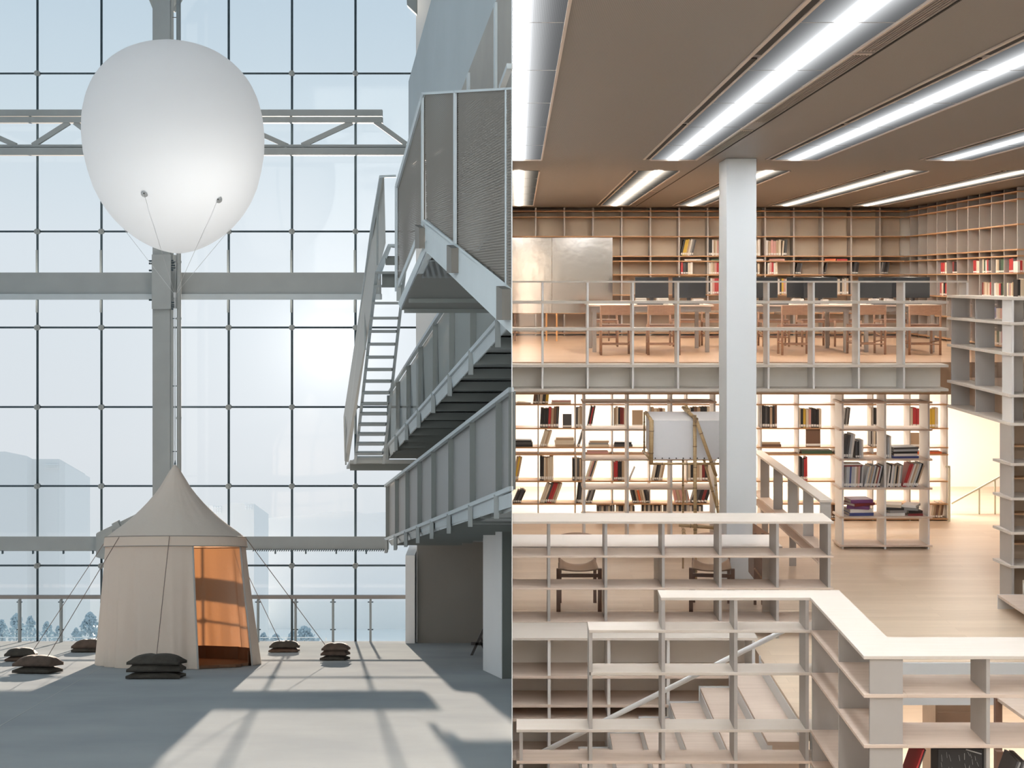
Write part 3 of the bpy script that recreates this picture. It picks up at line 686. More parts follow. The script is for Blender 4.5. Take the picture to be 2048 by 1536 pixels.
# ---- outside: towers, hill, water, trees, terrace rail
far1 = mat('far_facade', (0.87, 0.865, 0.855), .9); far2 = mat('farther_facade', (0.93, 0.925, 0.915), .9)  # distance haze put into these pale facade and hill colours
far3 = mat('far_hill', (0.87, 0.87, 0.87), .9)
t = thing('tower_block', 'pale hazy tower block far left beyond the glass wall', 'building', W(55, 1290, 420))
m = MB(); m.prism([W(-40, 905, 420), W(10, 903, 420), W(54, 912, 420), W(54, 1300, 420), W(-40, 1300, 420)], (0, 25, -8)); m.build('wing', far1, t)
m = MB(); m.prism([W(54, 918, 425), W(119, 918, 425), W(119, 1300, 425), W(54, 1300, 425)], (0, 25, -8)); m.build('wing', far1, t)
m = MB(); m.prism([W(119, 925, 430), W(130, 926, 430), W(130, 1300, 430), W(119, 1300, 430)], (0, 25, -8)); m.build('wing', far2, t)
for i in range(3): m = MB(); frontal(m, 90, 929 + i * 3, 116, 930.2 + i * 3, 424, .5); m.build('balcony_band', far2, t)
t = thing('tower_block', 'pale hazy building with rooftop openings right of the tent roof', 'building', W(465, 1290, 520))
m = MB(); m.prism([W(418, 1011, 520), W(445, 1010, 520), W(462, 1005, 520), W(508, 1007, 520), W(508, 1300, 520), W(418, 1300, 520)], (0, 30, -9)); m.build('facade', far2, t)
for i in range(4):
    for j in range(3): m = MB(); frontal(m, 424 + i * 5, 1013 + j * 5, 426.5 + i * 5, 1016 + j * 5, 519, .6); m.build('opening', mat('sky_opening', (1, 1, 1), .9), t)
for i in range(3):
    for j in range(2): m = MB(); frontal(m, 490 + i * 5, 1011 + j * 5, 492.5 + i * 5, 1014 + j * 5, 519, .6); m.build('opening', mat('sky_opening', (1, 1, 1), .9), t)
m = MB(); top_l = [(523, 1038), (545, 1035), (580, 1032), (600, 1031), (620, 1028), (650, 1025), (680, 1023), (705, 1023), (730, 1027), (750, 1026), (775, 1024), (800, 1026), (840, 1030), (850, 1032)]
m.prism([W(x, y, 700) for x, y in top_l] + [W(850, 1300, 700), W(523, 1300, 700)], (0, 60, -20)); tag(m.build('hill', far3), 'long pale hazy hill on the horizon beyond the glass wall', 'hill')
water = mat('lake_water', (0.88, 0.90, 0.90), .34, 0, bump=.5, bscale=.15)
m = MB(); m.prism([W(-300, 1288, 560), W(1015, 1288, 560), W(1015, 1246, 782), W(-300, 1246, 782)], (0, 0, -.2)); w_ = m.build('floor_water', water, kind='structure')
def tree(px, py_top, py_base, wpx, Y, seed, label, shape='round'):
    rnd = random.Random(seed); base = W(px, py_base, Y); s = F / Y
    tr = thing('tree', label, 'tree', base, 'hazy trees beyond the glass wall')
    hgt = (py_base - py_top) / s; wid = wpx / s / 2
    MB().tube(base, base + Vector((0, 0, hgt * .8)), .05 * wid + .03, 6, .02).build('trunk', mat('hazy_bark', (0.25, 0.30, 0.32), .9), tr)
    mb = MB(); ico = [(0, 0, 1), (.89, 0, .45), (.28, .85, .45), (-.72, .53, .45), (-.72, -.53, .45), (.28, -.85, .45), (.72, .53, -.45), (-.28, .85, -.45), (-.89, 0, -.45), (-.28, -.85, -.45), (.72, -.53, -.45), (0, 0, -1)]
    fc = [(0, 1, 2), (0, 2, 3), (0, 3, 4), (0, 4, 5), (0, 5, 1), (1, 6, 2), (2, 7, 3), (3, 8, 4), (4, 9, 5), (5, 10, 1), (1, 10, 6), (2, 6, 7), (3, 7, 8), (4, 8, 9), (5, 9, 10), (11, 7, 6), (11, 8, 7), (11, 9, 8), (11, 10, 9), (11, 6, 10)]
    for i in range(300):
        f = rnd.random() ** .9; env = (1 - f) ** .75 * (1 if shape == 'cone' else 1.15) + .10 + .22 * math.sin(f * 17 + seed) * (1 - f)
        a0 = rnd.random() * 2 * PI; rr = wid * env * math.sqrt(rnd.random()); r0 = wid * rnd.uniform(.06, .15)
        c = base + Vector((rr * math.cos(a0), rr * math.sin(a0), hgt * (.05 + .95 * f)))
        q = Matrix.Rotation(rnd.random() * 6, 3, (rnd.random(), rnd.random(), 1))
        mb.add([c + q @ (Vector(v) * r0 * rnd.uniform(.7, 1.3)) for v in ico], fc)
    mb.build('foliage', mat('hazy_foliage', (0.42, 0.52, 0.58), .9), tr)  # haze put into the pale bluish foliage and bark colours
tl = [(4, 1240, 1283, 34, 11, 'leftmost hazy tree cut by the left edge'), (33, 1228, 1283, 44, 12, 'tall hazy tree at far left behind the first rail post'), (61, 1233, 1283, 34, 13, 'slim hazy tree left of the first dark cable'),
      (94, 1244, 1283, 32, 14, 'low hazy tree between the first cable and second rail post'), (116, 1252, 1283, 22, 15, 'small hazy tree behind the second rail post'), (152, 1256, 1283, 26, 16, 'low hazy bush left of the broad tree near the tent'),
      (180, 1226, 1283, 52, 17, 'broad hazy tree beside the left edge of the tent'), (200, 1250, 1283, 26, 20, 'small hazy tree touching the left edge of the tent'),
      (527, 1266, 1283, 26, 18, 'low hazy bush right of the tent'), (552, 1268, 1283, 26, 21, 'low hazy bush above the sandbags right of the tent'),
      (585, 1262, 1283, 26, 22, 'small hazy tree left of the fifth cable'), (609, 1254, 1283, 46, 19, 'rounded hazy tree beside the bright water')]
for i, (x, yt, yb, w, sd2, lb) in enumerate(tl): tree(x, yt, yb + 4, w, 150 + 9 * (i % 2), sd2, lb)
t = thing('terrace_rail', 'thin white outdoor rail below the hazy trees', 'railing', W(300, 1284, 42))
m = MB(); m.bar(W(-60, 1275, 42), W(640, 1275, 42), .02, .02); wm = mat('white_rail_paint', (.75, .78, .8), .5); m.build('top_rail', wm, t)
for x in (14, 95, 173, 572, 652): m = MB(); m.bar(W(x, 1275, 42), W(x, 1287, 42), .05, .05); m.build('post', wm, t)
# =====================================================================================
# THE LIBRARY (right room): level floors, everything square to the picture
# =====================================================================================
oak = mat('pale_oak', (0.66, 0.55, 0.465), 0.5, c2=(0.59, 0.48, 0.40), scale=3.0, stretch=(.6, 9, 9))
oak_w = mat('white_oiled_oak', (0.60, 0.555, 0.505), 0.5, c2=(0.58, 0.525, 0.465), scale=3.0, stretch=(.6, 9, 9))
oak_o = mat('warm_oak', (0.48, 0.29, 0.155), 0.5, c2=(0.41, 0.235, 0.12), scale=3.0, stretch=(.6, 9, 9))
chair_w = mat('chair_oak', (0.36, 0.21, 0.13), 0.45, c2=(0.29, 0.16, 0.10), scale=5.0, stretch=(3, 3, 9))
walnut = mat('dark_oak', (0.20, 0.11, 0.075), 0.5, c2=(0.15, 0.08, 0.055), scale=5.0)
zinc = mat('grey_metal_panel', (0.42, 0.405, 0.39), 0.42, 0.15, var=.06, scale=2)
zinc_w = mat('pale_metal_panel', (0.70, 0.70, 0.69), 0.4, 0.1)
back_p = mat('beige_back_panel', (0.60, 0.52, 0.42), .7)
wall_w = mat('warm_white_wall', (0.84, 0.82, 0.77), .8)
lw = mat('column_white', (0.58, 0.615, 0.64), .6)
floor_u = planks('upper_oak_floor', (0.54, 0.37, 0.245), (0.48, 0.32, 0.205), .12, 1.6, .38, 'X')
floor_m = planks('main_oak_floor', (0.74, 0.61, 0.47), (0.67, 0.54, 0.41), .16, 2.2, .42, 'X')
floor_l = planks('lower_oak_floor', (0.76, 0.64, 0.52), (0.70, 0.58, 0.46), .16, 2.2, .5, 'X')
lib_glass = glass('balustrade_glass', (0.97, 0.955, 0.95), 0.05)
ZC, ZG, ZM, ZL = 1.46, -1.12, -3.78, -5.7
XE = 9.6
def X_(px, Y): return (px - PX) / F * Y
def Z_(py, Y): return (PY - py) / F * Y
def wx(Y, e=.004): return wedge_x(Y) + .00014 * Y + e

def wedge_box(mb, x1, y0, y1, z0, z1, mi=0):
    """box whose left side follows the party wall"""
    v = []
    for z in (z0, z1): v += [(wx(y0), y0, z), (x1, y0, z), (x1, y1, z), (wx(y1), y1, z)]
    mb.add(v, [(0, 3, 2, 1), (4, 5, 6, 7), (0, 1, 5, 4), (1, 2, 6, 5), (2, 3, 7, 6), (3, 0, 4, 7)], mi)
def shell(name, x1, y0, y1, z0, z1, m_):
    m = MB(); wedge_box(m, x1, y0, y1, z0, z1); return m.build(name, m_, kind='structure')
ceil_m = perforated('perforated_ceiling', (0.225, 0.20, 0.18), 'XY', 330.0, .45, soft=True, metal=.25)
m = MB(); m.add([(0, -1.2, ZC), (XE, -1.2, ZC), (XE, 30, ZC), (wx(30), 30, ZC), (wx(3.5), 3.5, ZC), (0, -1.2, ZC + .2), (XE, -1.2, ZC + .2), (XE, 30, ZC + .2), (wx(30), 30, ZC + .2), (wx(3.5), 3.5, ZC + .2)],
       [(0, 4, 3, 2, 1), (5, 6, 7, 8, 9), (0, 1, 6, 5), (1, 2, 7, 6), (2, 3, 8, 7), (3, 4, 9, 8), (4, 0, 5, 9)])
m.build('ceiling_library', ceil_m, kind='structure')
shell('wall_back', XE, 28.6, 28.9, -1.6, ZC + .2, wall_w)
shell('floor_gallery', XE, 19.08, 28.6, -1.56, ZG, floor_u)
m = MB(); m.box(5.98, XE, 16.3, 19.08, -1.70, -1.33); m.build('floor_landing', floor_u, kind='structure')
shell('trim_2', 5.72, 19.05, 19.08, -1.53, -1.135, wall_w)
shell('wall_back_lower', XE, 25.6, 25.8, ZL, -1.56, wall_w)
m = MB(); m.box(XE, XE + .2, -1.4, 28.9, ZL - .2, ZC + .2); m.build('wall_right', wall_w, kind='structure')
m = MB(); m.box(0, XE, -1.4, -1.2, ZL - .2, ZC + .2); m.build('wall_front', mat('front_wall_paint', (.74, .71, .67), .8), kind='structure')
m = MB(); wedge_box(m, XE, 14.72, 25.6, ZM - .14, ZM); m.box(3.05, XE, 13.86, 14.72, ZM - .14, ZM); m.box(2.41, 3.05, 11.9, 14.72, ZM - .14, ZM); m.build('floor_main', floor_m, kind='structure')
m = MB(); m.box(2.46, 3.05, 11.88, 11.898, ZL, ZM - .005); m.build('trim_5', lw, kind='structure')
m = MB(); m.box(2.75, XE, 13.83, 13.86, ZM - .42, ZM - .005); m.build('trim_3', lw, kind='structure')
m = MB(); m.add([(wx(3.5), 3.5, ZL), (0, -1.2, ZL), (XE, -1.2, ZL), (XE, 25.6, ZL), (wx(25.6), 25.6, ZL)], [(0, 1, 2, 3, 4)]); m.prism([(wx(3.5), 3.5, ZL - .2), (0, -1.2, ZL - .2), (XE, -1.2, ZL - .2), (XE, 25.6, ZL - .2), (wx(25.6), 25.6, ZL - .2)], (0, 0, .19))
m.build('floor_lower', floor_l, kind='structure')
m = MB(); wedge_box(m, XE, 19.0, 19.2, ZL, ZM - .14); m.build('wall_lower', wall_w, kind='structure')

# white column
cy = 16.8
m = MB(); m.box(X_(1453, cy), X_(1513, cy), cy, 17.43, ZM, ZC); o = m.build('column', lw, bev=.006)
tag(o, 'square white column from the floor to the perforated ceiling', 'column')

# ceiling lights: long strips of perforated metal lit from inside, brightest along the middle
def strip_mat(name, colr, s_mid, s_edge, wid):
    m = bpy.data.materials.new(name); m.use_nodes = True; t = m.node_tree; t.nodes.clear()
    o = t.nodes.new('ShaderNodeOutputMaterial'); e = t.nodes.new('ShaderNodeEmission'); e.inputs[0].default_value = (*colr, 1)
    tcn = t.nodes.new('ShaderNodeTexCoord'); sp = t.nodes.new('ShaderNodeSeparateXYZ'); t.links.new(tcn.outputs['Object'], sp.inputs[0])
    def mth(op, a, b_=None, c=None):
        n = t.nodes.new('ShaderNodeMath'); n.operation = op
        for i, v in enumerate((a, b_, c)):
            if v is None: continue
            if isinstance(v, (int, float)): n.inputs[i].default_value = v
            else: t.links.new(v, n.inputs[i])
        return n.outputs[0]
    u = mth('DIVIDE', sp.outputs[0], wid); uu = mth('MULTIPLY', u, u); g = mth('MULTIPLY_ADD', mth('POWER', 2.718, mth('MULTIPLY', uu, -.075)), .019, mth('POWER', 2.718, mth('MULTIPLY', uu, -1.0)))
    dots = mth('ABSOLUTE', mth('MULTIPLY', mth('SINE', mth('MULTIPLY', sp.outputs[0], 330.0)), mth('SINE', mth('MULTIPLY', sp.outputs[1], 330.0))))
    k = mth('MULTIPLY_ADD', dots, 0.45, 0.78)
    st = mth('MULTIPLY', mth('MULTIPLY_ADD', g, s_mid, s_edge), k)
    t.links.new(st, e.inputs[1]); t.links.new(e.outputs[0], o.inputs[0]); MATS[name] = m; return m
s_cool = strip_mat('lit_perforated_strip', (0.95, 0.975, 1.0), 54.0, .13, .037)
s_warm = strip_mat('warm_lit_strip', (1.0, 0.88, 0.74), 95.0, .07, .032)
rim = mat('strip_rim', (0.50, 0.42, 0.36), .5, .2); slotm = mat('dark_slot', (0.02, 0.015, 0.012), .8); vent = mat('vent_slats', (0.22, 0.18, 0.155), .5, .2)
names = {0: 'ceiling light strip along the left edge of the library', 1: 'ceiling light strip just left of the white column', 2: 'ceiling light strip just right of the white column', 3: 'ceiling light strip at the upper right', 4: 'ceiling light strip furthest right'}
cxs = [-.02, 1.845, 3.32, 5.18, 6.75]
for row, (ya, yb, sm, lab) in enumerate(((5.2, 16.9, s_cool, 'near cool white '), (18.65, 27.25, s_warm, 'far warm white '))):
    for k, cx in enumerate(cxs):
        if row == 0 and k == 4: continue
        t = thing('ceiling_light', lab + names[k], 'ceiling light', (cx, (ya + yb) / 2, ZC), 'ceiling light strips')
        m = MB(); x0, x1 = cx - .27, cx + .27
        zb = ZC - .006
        if k == 0:
            m.add([(wx(ya), ya, zb), (x1, ya, zb), (x1, yb, zb), (wx(yb), yb, zb)], [(0, 1, 2, 3)])
        else:
            m.add([(x0, ya, zb), (x1, ya, zb), (x1, yb, zb), (x0, yb, zb)], [(0, 1, 2, 3)])
        m.build('diffuser', sm, t)
        m = MB(); m.box(x1, x1 + .018, ya, yb, ZC - .02, ZC - .001); m.box(x0 if k else wx(yb), x1, yb, yb + .018, ZC - .02, ZC - .001)
        if k: m.box(x0 - .09, x0 - .065, ya, yb, ZC - .012, ZC - .001); m.box(x0 - .018, x0, ya, yb, ZC - .015, ZC - .001)
        m.build('frame', rim, t)
        if k:
            nseg = 3 if row == 0 else 2; L = (yb - ya) / nseg
            for j in range(nseg):
                m = MB(); m.box(x0 - .065, x0 - .02, ya + L * j + .08, ya + L * (j + 1) - .08, ZC - .010, ZC - .002); m.build('slot', slotm, t)
        for Yj in [yb - 1.8 - 1.8 * i for i in range(5)]:
            if Yj < ya: continue
            m = MB(); m.box(max(x0, wx(Yj)) , x1, Yj - .006, Yj + .006, ZC - .008, ZC - .0062); m.build('seam', mat('seam_metal', (.35, .35, .35), .5), t)
        if k in (1,) :
            for (va, vb) in (((9.0, 12.9), (13.6, 16.4)) if row == 0 else ((23.0, 27.0),)):
                t2 = thing('ceiling_vent', ('long slatted air vent beside the near strip left of the column, %s segment' % ('nearer' if va < 10 else 'farther')) if row == 0 else 'slatted air vent between the far light strips left of the column', 'vent', (x1 + .1, (va + vb) / 2, ZC), 'ceiling vents')
                m = MB(); m.box(x1 + .02, x1 + .15, va, vb, ZC - .008, ZC - .001); m.build('frame', rim, t2)
                for q in range(6): m = MB(); m.box(x1 + .03 + q * .02, x1 + .04 + q * .02, va + .04, vb - .04, ZC - .014, ZC - .0082); m.build('slat', vent, t2)
if True:
    t2 = thing('ceiling_vent', 'near air vent running to the top edge of the picture between two strips', 'vent', (2.18, 7.2, ZC), 'ceiling vents')
    m = MB(); m.box(2.135, 2.265, 5.3, 8.9, ZC - .008, ZC - .001); m.build('frame', rim, t2)
    for q in range(6): m = MB(); m.box(2.145 + q * .02, 2.155 + q * .02, 5.34, 8.86, ZC - .014, ZC - .0082); m.build('slat', vent, t2)
m = MB(); m.box(2.285, 2.297, 5.2, 27.6, ZC - .006, ZC - .0005); m.build('trim_4', slotm, kind='structure')

# ------------------------------------------------------------ shelving
def front_unit(t, xs, zs, Y, dep, st=.022, pt=.022, ms=oak, mp=zinc, zbot=None, ztop=None, xl=None, xr=None, over=.03, zmap=None):
    """open shelving across the picture. xs: uprights, zs: shelf tops"""
    xl = xs[0] - over if xl is None else xl; xr = xs[-1] + over if xr is None else xr
    for z in zs:
        m = MB()
        a_, b_ = (xl, xr) if zmap is None or z not in zmap else zmap[z]
        if a_ == 'wall': wedge_box(m, b_, Y, Y + dep, z - st, z)
        else: m.box(a_, b_, Y, Y + dep, z - st, z)
        m.build('shelf', ms, t, bev=.003)
    for x in xs:
        zt = (max(zs) if ztop is None else ztop); zt = zt[x] if isinstance(zt, dict) else zt
        segs = sorted([z for z in zs if z <= zt + .001] + ([zbot] if zbot is not None else []))
        m = MB()
        for q in range(len(segs) - 1):
            m.box(x - pt / 2, x + pt / 2, Y + .012, Y + dep - .012, segs[q], segs[q + 1] - st)
        if zt > max(zs) + .01: m.box(x - pt / 2, x + pt / 2, Y + .012, Y + dep - .012, max(zs), zt)
        m.build('upright', mp, t)

# gallery back bookcase (rear wall of the upper floor)
YB = 28.2
t = thing('bookcase', 'long wall bookcase along the back of the upper gallery', 'bookcase', (3.8, YB, ZG))
xs = [X_(1071.5 + 57.4 * k, YB) for k in range(13)]
zs = [1.40, 1.28, .886, .49, .39, .116, -.29, -.66, -1.06]
front_unit(t, xs, zs, YB, .34, ms=oak_o, mp=zinc, zbot=ZG, ztop=ZC - .002, zmap={z: ('wall', 7.74) for z in zs}, st=.024, pt=.03)
m = MB(); wedge_box(m, 7.74, YB + .34, YB + .37, ZG, ZC - .002); m.build('back_panel', back_p, t)
# right-hand bookcase, coming towards us
XR_ = 7.78
t = thing('bookcase', 'dark full-height bookcase on the right side of the upper gallery', 'bookcase', (XR_ + .2, 25, ZG))
for z in zs:
    m = MB(); m.box(XR_, XR_ + .36, 21.9, YB + .34, z - .024, z); m.build('shelf', oak_o, t, bev=.003)
for k in range(12):
    Y = 21.96 + .605 * k
    if Y > 28.6: break
    m = MB(); sg = sorted(zs + [ZG])
    for q in range(len(sg) - 1): m.box(XR_ + .02, XR_ + .35, Y - .015, Y + .015, sg[q], sg[q + 1] - .024)
    m.box(XR_ + .02, XR_ + .35, Y - .015, Y + .015, 1.40, ZC - .002); m.build('upright', zinc, t)
m = MB(); m.box(XR_ + .36, XR_ + .39, 21.96, YB + .34, ZG, ZC - .002); m.build('back_panel', back_p, t)
t = thing('bookcase', 'bookcase return facing us at the right edge of the gallery', 'bookcase', (8.5, 21.9, ZG))
front_unit(t, [8.17, 8.75], zs, 21.45, .34, ms=oak_o, mp=zinc, zbot=ZG, ztop=ZC - .002, xr=9.3, xl=8.15)
m = MB(); m.box(8.15, 9.3, 21.80, 21.82, ZG, ZC - .002); m.build('back_panel', back_p, t)

# gallery guard: open shelf grid with glass behind
YG = 18.68
t = thing('shelf_balustrade', 'long open shelf balustrade across the front of the upper gallery', 'shelving', (2.9, YG, -1.47))
xs = [X_(1085.3 + 90.45 * k, YG) for k in range(9)]
zg = [-.28, -.64, -1.13, -1.45]
front_unit(t, xs, zg, YG, .37, ms=oak_w, mp=zinc_w, ztop=-.035, zmap={z: ('wall', 5.72) for z in zg}, st=.036, pt=.026)
m = MB(); wedge_box(m, 5.985, YG, YG + .37, -.035, -.012); m.build('top_shelf', oak_w, t)
m = MB(); m.box(5.955, 5.985, YG, YG + .3, -.30, -.035); m.build('upright', zinc_w, t)
m = MB(); wedge_box(m, 5.72, YG + .34, YG + .35, -1.13, -.035); m.build('glass', lib_glass, t)
# side guard of the landing, coming towards us, and the tall tower of shelves
XS = 5.72
t = thing('shelf_balustrade', 'open shelf balustrade running towards us at the right end of the gallery', 'shelving', (XS + .13, 17.5, -1.68))
zsd = [-.20, -.49, -.85, -1.33, -1.66]
for z in zsd:
    m = MB(); m.box(XS - .03, XS + .27, 16.27, 18.66, z - .035, z); m.box(XS + .27, 8.2, 16.27, 16.62, z - .035, z); m.build('shelf', oak_w, t, bev=.003)
for Y in (18.60, 17.62, 16.62):
    m = MB()
    for q in range(4): m.box(XS + .01, XS + .25, Y - .012, Y + .012, zsd[q + 1], zsd[q] - .035)
    m.build('upright', zinc, t)
m = MB()
for q in range(4): m.box(XS - .0, XS + .025, 16.285, 16.61, zsd[q + 1], zsd[q] - .035)
m.build('upright', zinc_w, t)
m = MB()
for q in range(4): m.box(6.5, 6.525, 16.285, 16.61, zsd[q + 1], zsd[q] - .035)
m.build('upright', zinc, t)
m = MB(); m.box(XS + .262, XS + .27, 16.63, 18.6, -1.33, -.235); m.build('glass', lib_glass, t)
t = thing('shelf_tower', 'tall grey shelf tower standing at the right edge beside the steps', 'shelving', (XS + .3, 16.4, ZM))
ztw = [-2.13, -2.53, -2.93, -3.32]
for z in ztw:
    m = MB(); m.prism([(XS - .075, 16.72, z - .03), (XS - .02, 16.27, z - .03), (8.0, 16.27, z - .03), (8.0, 16.72, z - .03)], (0, 0, .03)); m.build('shelf', oak_w, t)
zz = [-1.695] + ztw + [ZM + .005]
for x, mm in ((XS, zinc), (XS + .62, zinc), (XS + 1.24, zinc)):
    m = MB()
    for q in range(5): m.box(x, x + .03, 16.29, 16.69, zz[q + 1], zz[q] - (.03 if q else 0))
    m.build('upright', mm, t)
m = MB(); m.box(XS + .03, 8.0, 16.68, 16.70, ZM, -1.70); m.build('back_panel', mat('tower_back', (.40, .31, .23), .7), t)
for z in (-1.95, -2.33, -2.75, -3.1): m = MB(); m.box(XS + .05, 8.0, 16.5, 16.67, z - .02, z); m.build('ledge', oak_o, t)

# steps at the right edge
t = thing('steps', 'lowest wooden steps at the right edge beside the shelf tower', 'stairs', (6.0, 15.5, ZM))
for k in range(3):
    x0 = 5.49 + .29 * k; z1 = ZM + .165 * (k + 1)
    m = MB(); m.box(x0, x0 + .33, 13.9, 16.08, z1 - .03, z1); m.build('tread', oak, t)
    m = MB(); m.box(x0, x0 + .33, 16.08, 16.10, z1 - .17, z1); m.box(x0 + .0, x0 + .012, 13.9, 16.08, z1 - .165 + .165 * 0, z1 - .03) if k else m.box(x0 + .25, x0 + .262, 13.9, 16.08, z1 - .16, z1 - .03); m.build('riser', zinc_w, t)

# reading-room rear bookcase (lower floor, against the light)
YL = 21.96
t = thing('bookcase', 'long open bookcase with warm wood shelves backlit under the gallery', 'bookcase', (3.3, YL, ZM))
xs = [X_(1076.5 + 74.4 * k, YL) for k in range(12)]
zl = [-1.945, -2.32, -2.62, -2.73, -3.15, -3.505, -3.74]
front_unit(t, xs, zl, YL, .36, ms=oak_o, mp=zinc, zbot=ZM, ztop=-1.57, zmap={z: ('wall', 6.72) for z in zl}, st=.022, pt=.018)
# free-standing units in front of it
YF = 19.65
zf = [-1.705, -2.09, -2.51, -2.916, -3.32, -3.72]
t = thing('bookcase', 'open free-standing shelf unit behind the white canvas stand', 'bookcase', (1.9, YF, ZM))
front_unit(t, [X_(1169, YF), X_(1256, YF), X_(1343, YF), X_(1429.5, YF)], zf, YF, .45, ms=oak, mp=zinc_w, zbot=ZM, ztop=-1.565, st=.028, pt=.028)
t = thing('bookcase', 'open free-standing shelf unit full of magazines right of the column', 'bookcase', (5.1, YF, ZM))
front_unit(t, [X_(1686, YF), X_(1771, YF), X_(1858, YF)], zf, YF, .45, ms=oak, mp=zinc_w, zbot=ZM, ztop=-1.565, st=.028, pt=.028, over=.05)

# balustrade running away from us beside the column
t = thing('shelf_balustrade', 'low shelf balustrade running away behind the counter right of the column', 'shelving', (3.62, 18.7, ZM))
m = MB(); m.prism([(3.53, 16.5, -2.62), (3.68, 16.5, -2.62), (3.68, 21.3, -2.62), (3.53, 21.3, -2.62)], (0, 0, .03)); m.build('top_shelf', oak_w, t)
for Y in (16.52, 17.5, 18.5, 19.55, 20.6): m = MB(); m.box(3.54, 3.67, Y, Y + .02, -3.2, -2.62); m.build('upright', zinc, t)
for z in (-3.2, -3.33): m = MB(); m.box(3.52, 3.68, 16.5, 21.3, z - .025, z); m.build('shelf', oak, t)
for Y in (16.52, 18.5, 20.6): m = MB(); m.box(3.56, 3.65, Y, Y + .02, ZM, -3.355); m.build('foot', zinc, t)

# counter with open shelves in front of the reading desk
YC = 14.75
t = thing('counter_shelf', 'long pale counter shelf with white oak top before the reading desk', 'shelving', (1.6, YC, ZM))
xs = [X_(1098, YC), X_(1212, YC), X_(1327, YC), X_(1441, YC), X_(1555.5, YC), X_(1659, YC)]
zc = [-2.568, -2.907, -3.245, -3.60]
front_unit(t, xs, zc[1:], YC, .44, ms=oak, mp=zinc, zbot=ZM, ztop=-2.568, zmap={z: ('wall', 3.305) for z in zc[1:]}, st=.02, pt=.028)
m = MB(); wedge_box(m, 3.305, YC, YC + .55, -2.568, -2.546); m.build('top_shelf', oak_w, t)
m = MB(); wedge_box(m, 3.24, YC + .45, YC + .46, -3.58, -2.57); m.build('glass', lib_glass, t)
t = thing('desk', 'long white reading desk behind the counter shelf', 'desk', (1.2, 15.6, ZM))
m = MB(); wedge_box(m, 2.86, 15.26, 15.98, -2.935, -2.905); m.build('desk_top', mat('desk_white', (.74, .72, .69), .4), t)
for x in (1.52, 2.75): m = MB(); m.box(x, x + .04, 15.32, 15.9, ZM, -2.935); m.build('leg', zinc_w, t)

# low shelf unit by the stairs (lower level)
YW2 = 14.06
t = thing('low_shelf', 'low shelf unit with closed back below the counter, beside the stairs', 'shelving', (1.2, YW2, ZL))
zw = [-3.98, -4.27, -4.41, -4.80, -5.2, -5.6]
xs = [X_(1098.5, YW2), X_(1218, YW2), X_(1337, YW2), 2.35]
front_unit(t, xs, zw, YW2 + .01, .5, ms=oak, mp=zinc_w, zbot=ZL, ztop=-3.62, zmap={-3.98: ('wall', 2.38), -4.27: ('wall', 2.1), -4.41: ('wall', 1.75), -4.80: ('wall', .95), -5.2: ('wall', .5), -5.6: ('wall', .3)}, st=.028, pt=.03)
m = MB(); wedge_box(m, 2.39, YW2, 14.70, -3.62, -3.596); m.build('top_shelf', oak_w, t)
m = MB(); wedge_box(m, 2.37, 14.58, 14.60, ZL, -3.62); m.build('back_panel', mat('pale_back', (.84, .81, .76), .7), t)

# staircase going down to the left, between the low shelf and the stair guard
t = thing('staircase', 'wide oak staircase with pale metal risers going down to the left', 'stairs', (0.8, 12.9, ZL))
ys0, ys1 = 11.92, 14.02
edge_l = mat('bright_metal_edge', (.70, .73, .75), .3, .3)
for k in range(12):
    xr = 2.41 - .302 * k; z = ZM - .152 * (k + 1)
    x0 = xr - .302
    if z < ZL + .02: break
    m = MB(); m.box(max(x0, wx(ys0)) if x0 < 0 else x0, xr, ys0, ys1, z - .03, z); m.build('tread', oak, t)
    m = MB(); m.box(max(x0, wx(ys0)) + .001, xr, ys0 + .005, ys0 + .03, ZL + .001, z - .031); m.build('side_panel', oak, t)
    m = MB(); m.box(xr - .006, xr + .04, ys0, ys1, z, z + .152 - .03); m.build('riser', edge_l, t)
    m = MB(); m.box(max(x0, wx(ys1)) - 0, xr, ys1 + .002, ys1 + .025, z - .0, z + .012); m.box(xr - .014, xr, ys1 + .002, ys1 + .025, z, z + .165); m.build('edge_trim', edge_l, t)
    if x0 < 0.02: break
hr = MB(); hr.tube(W(1574, 1258, 12.0), W(1040, 1527, 12.0), .022, 14); hr.build('handrail', mat('white_handrail', (.80, .83, .85), .35), t, smooth=True)

# stair guard: stepped shelf unit, corner and near right leg
YS = 11.57
t = thing('shelf_guard', 'near stepped shelf balustrade with white oak tops around the stairwell', 'shelving', (2.0, 10.8, ZL))
z1, z2, z3, z4, z5, z6, z7 = -2.624, -2.893, -3.244, -3.715, -3.975, -4.45, -4.95
st = .024
xp = {X_(1035, YS) + .03: z4, X_(1181.5, YS): z2, X_(1327, YS): z1, X_(1472, YS): z1, 2.375: z1}
def sh(x0, x1, y0, y1, z, mm):
    m = MB()
    if x0 is None: wedge_box(m, x1, y0, y1, z - st, z)
    else: m.box(x0, x1, y0, y1, z - st, z)
    m.build('shelf', mm, t, bev=.003)
m = MB(); m.prism([(1.165, YS, z1 - st), (2.40, YS, z1 - st), (2.40, 9.77, z1 - st), (4.75, 9.77, z1 - st), (4.75, 10.29, z1 - st), (2.70, 10.29, z1 - st), (2.70, YS + .28, z1 - st), (1.165, YS + .28, z1 - st)], (0, 0, st)); m.build('top_shelf', oak_w, t, bev=.003)
sh(.57, 2.70, YS, YS + .28, z2, oak_w); sh(.585, 2.70, YS, YS + .28, z3, oak_w); sh(-.03 + .0, 2.70, YS, YS + .28, z4, oak_w); sh(-.03, 2.70, YS, YS + .28, z5, oak); sh(-.03, 2.70, YS, YS + .28, z6, oak)
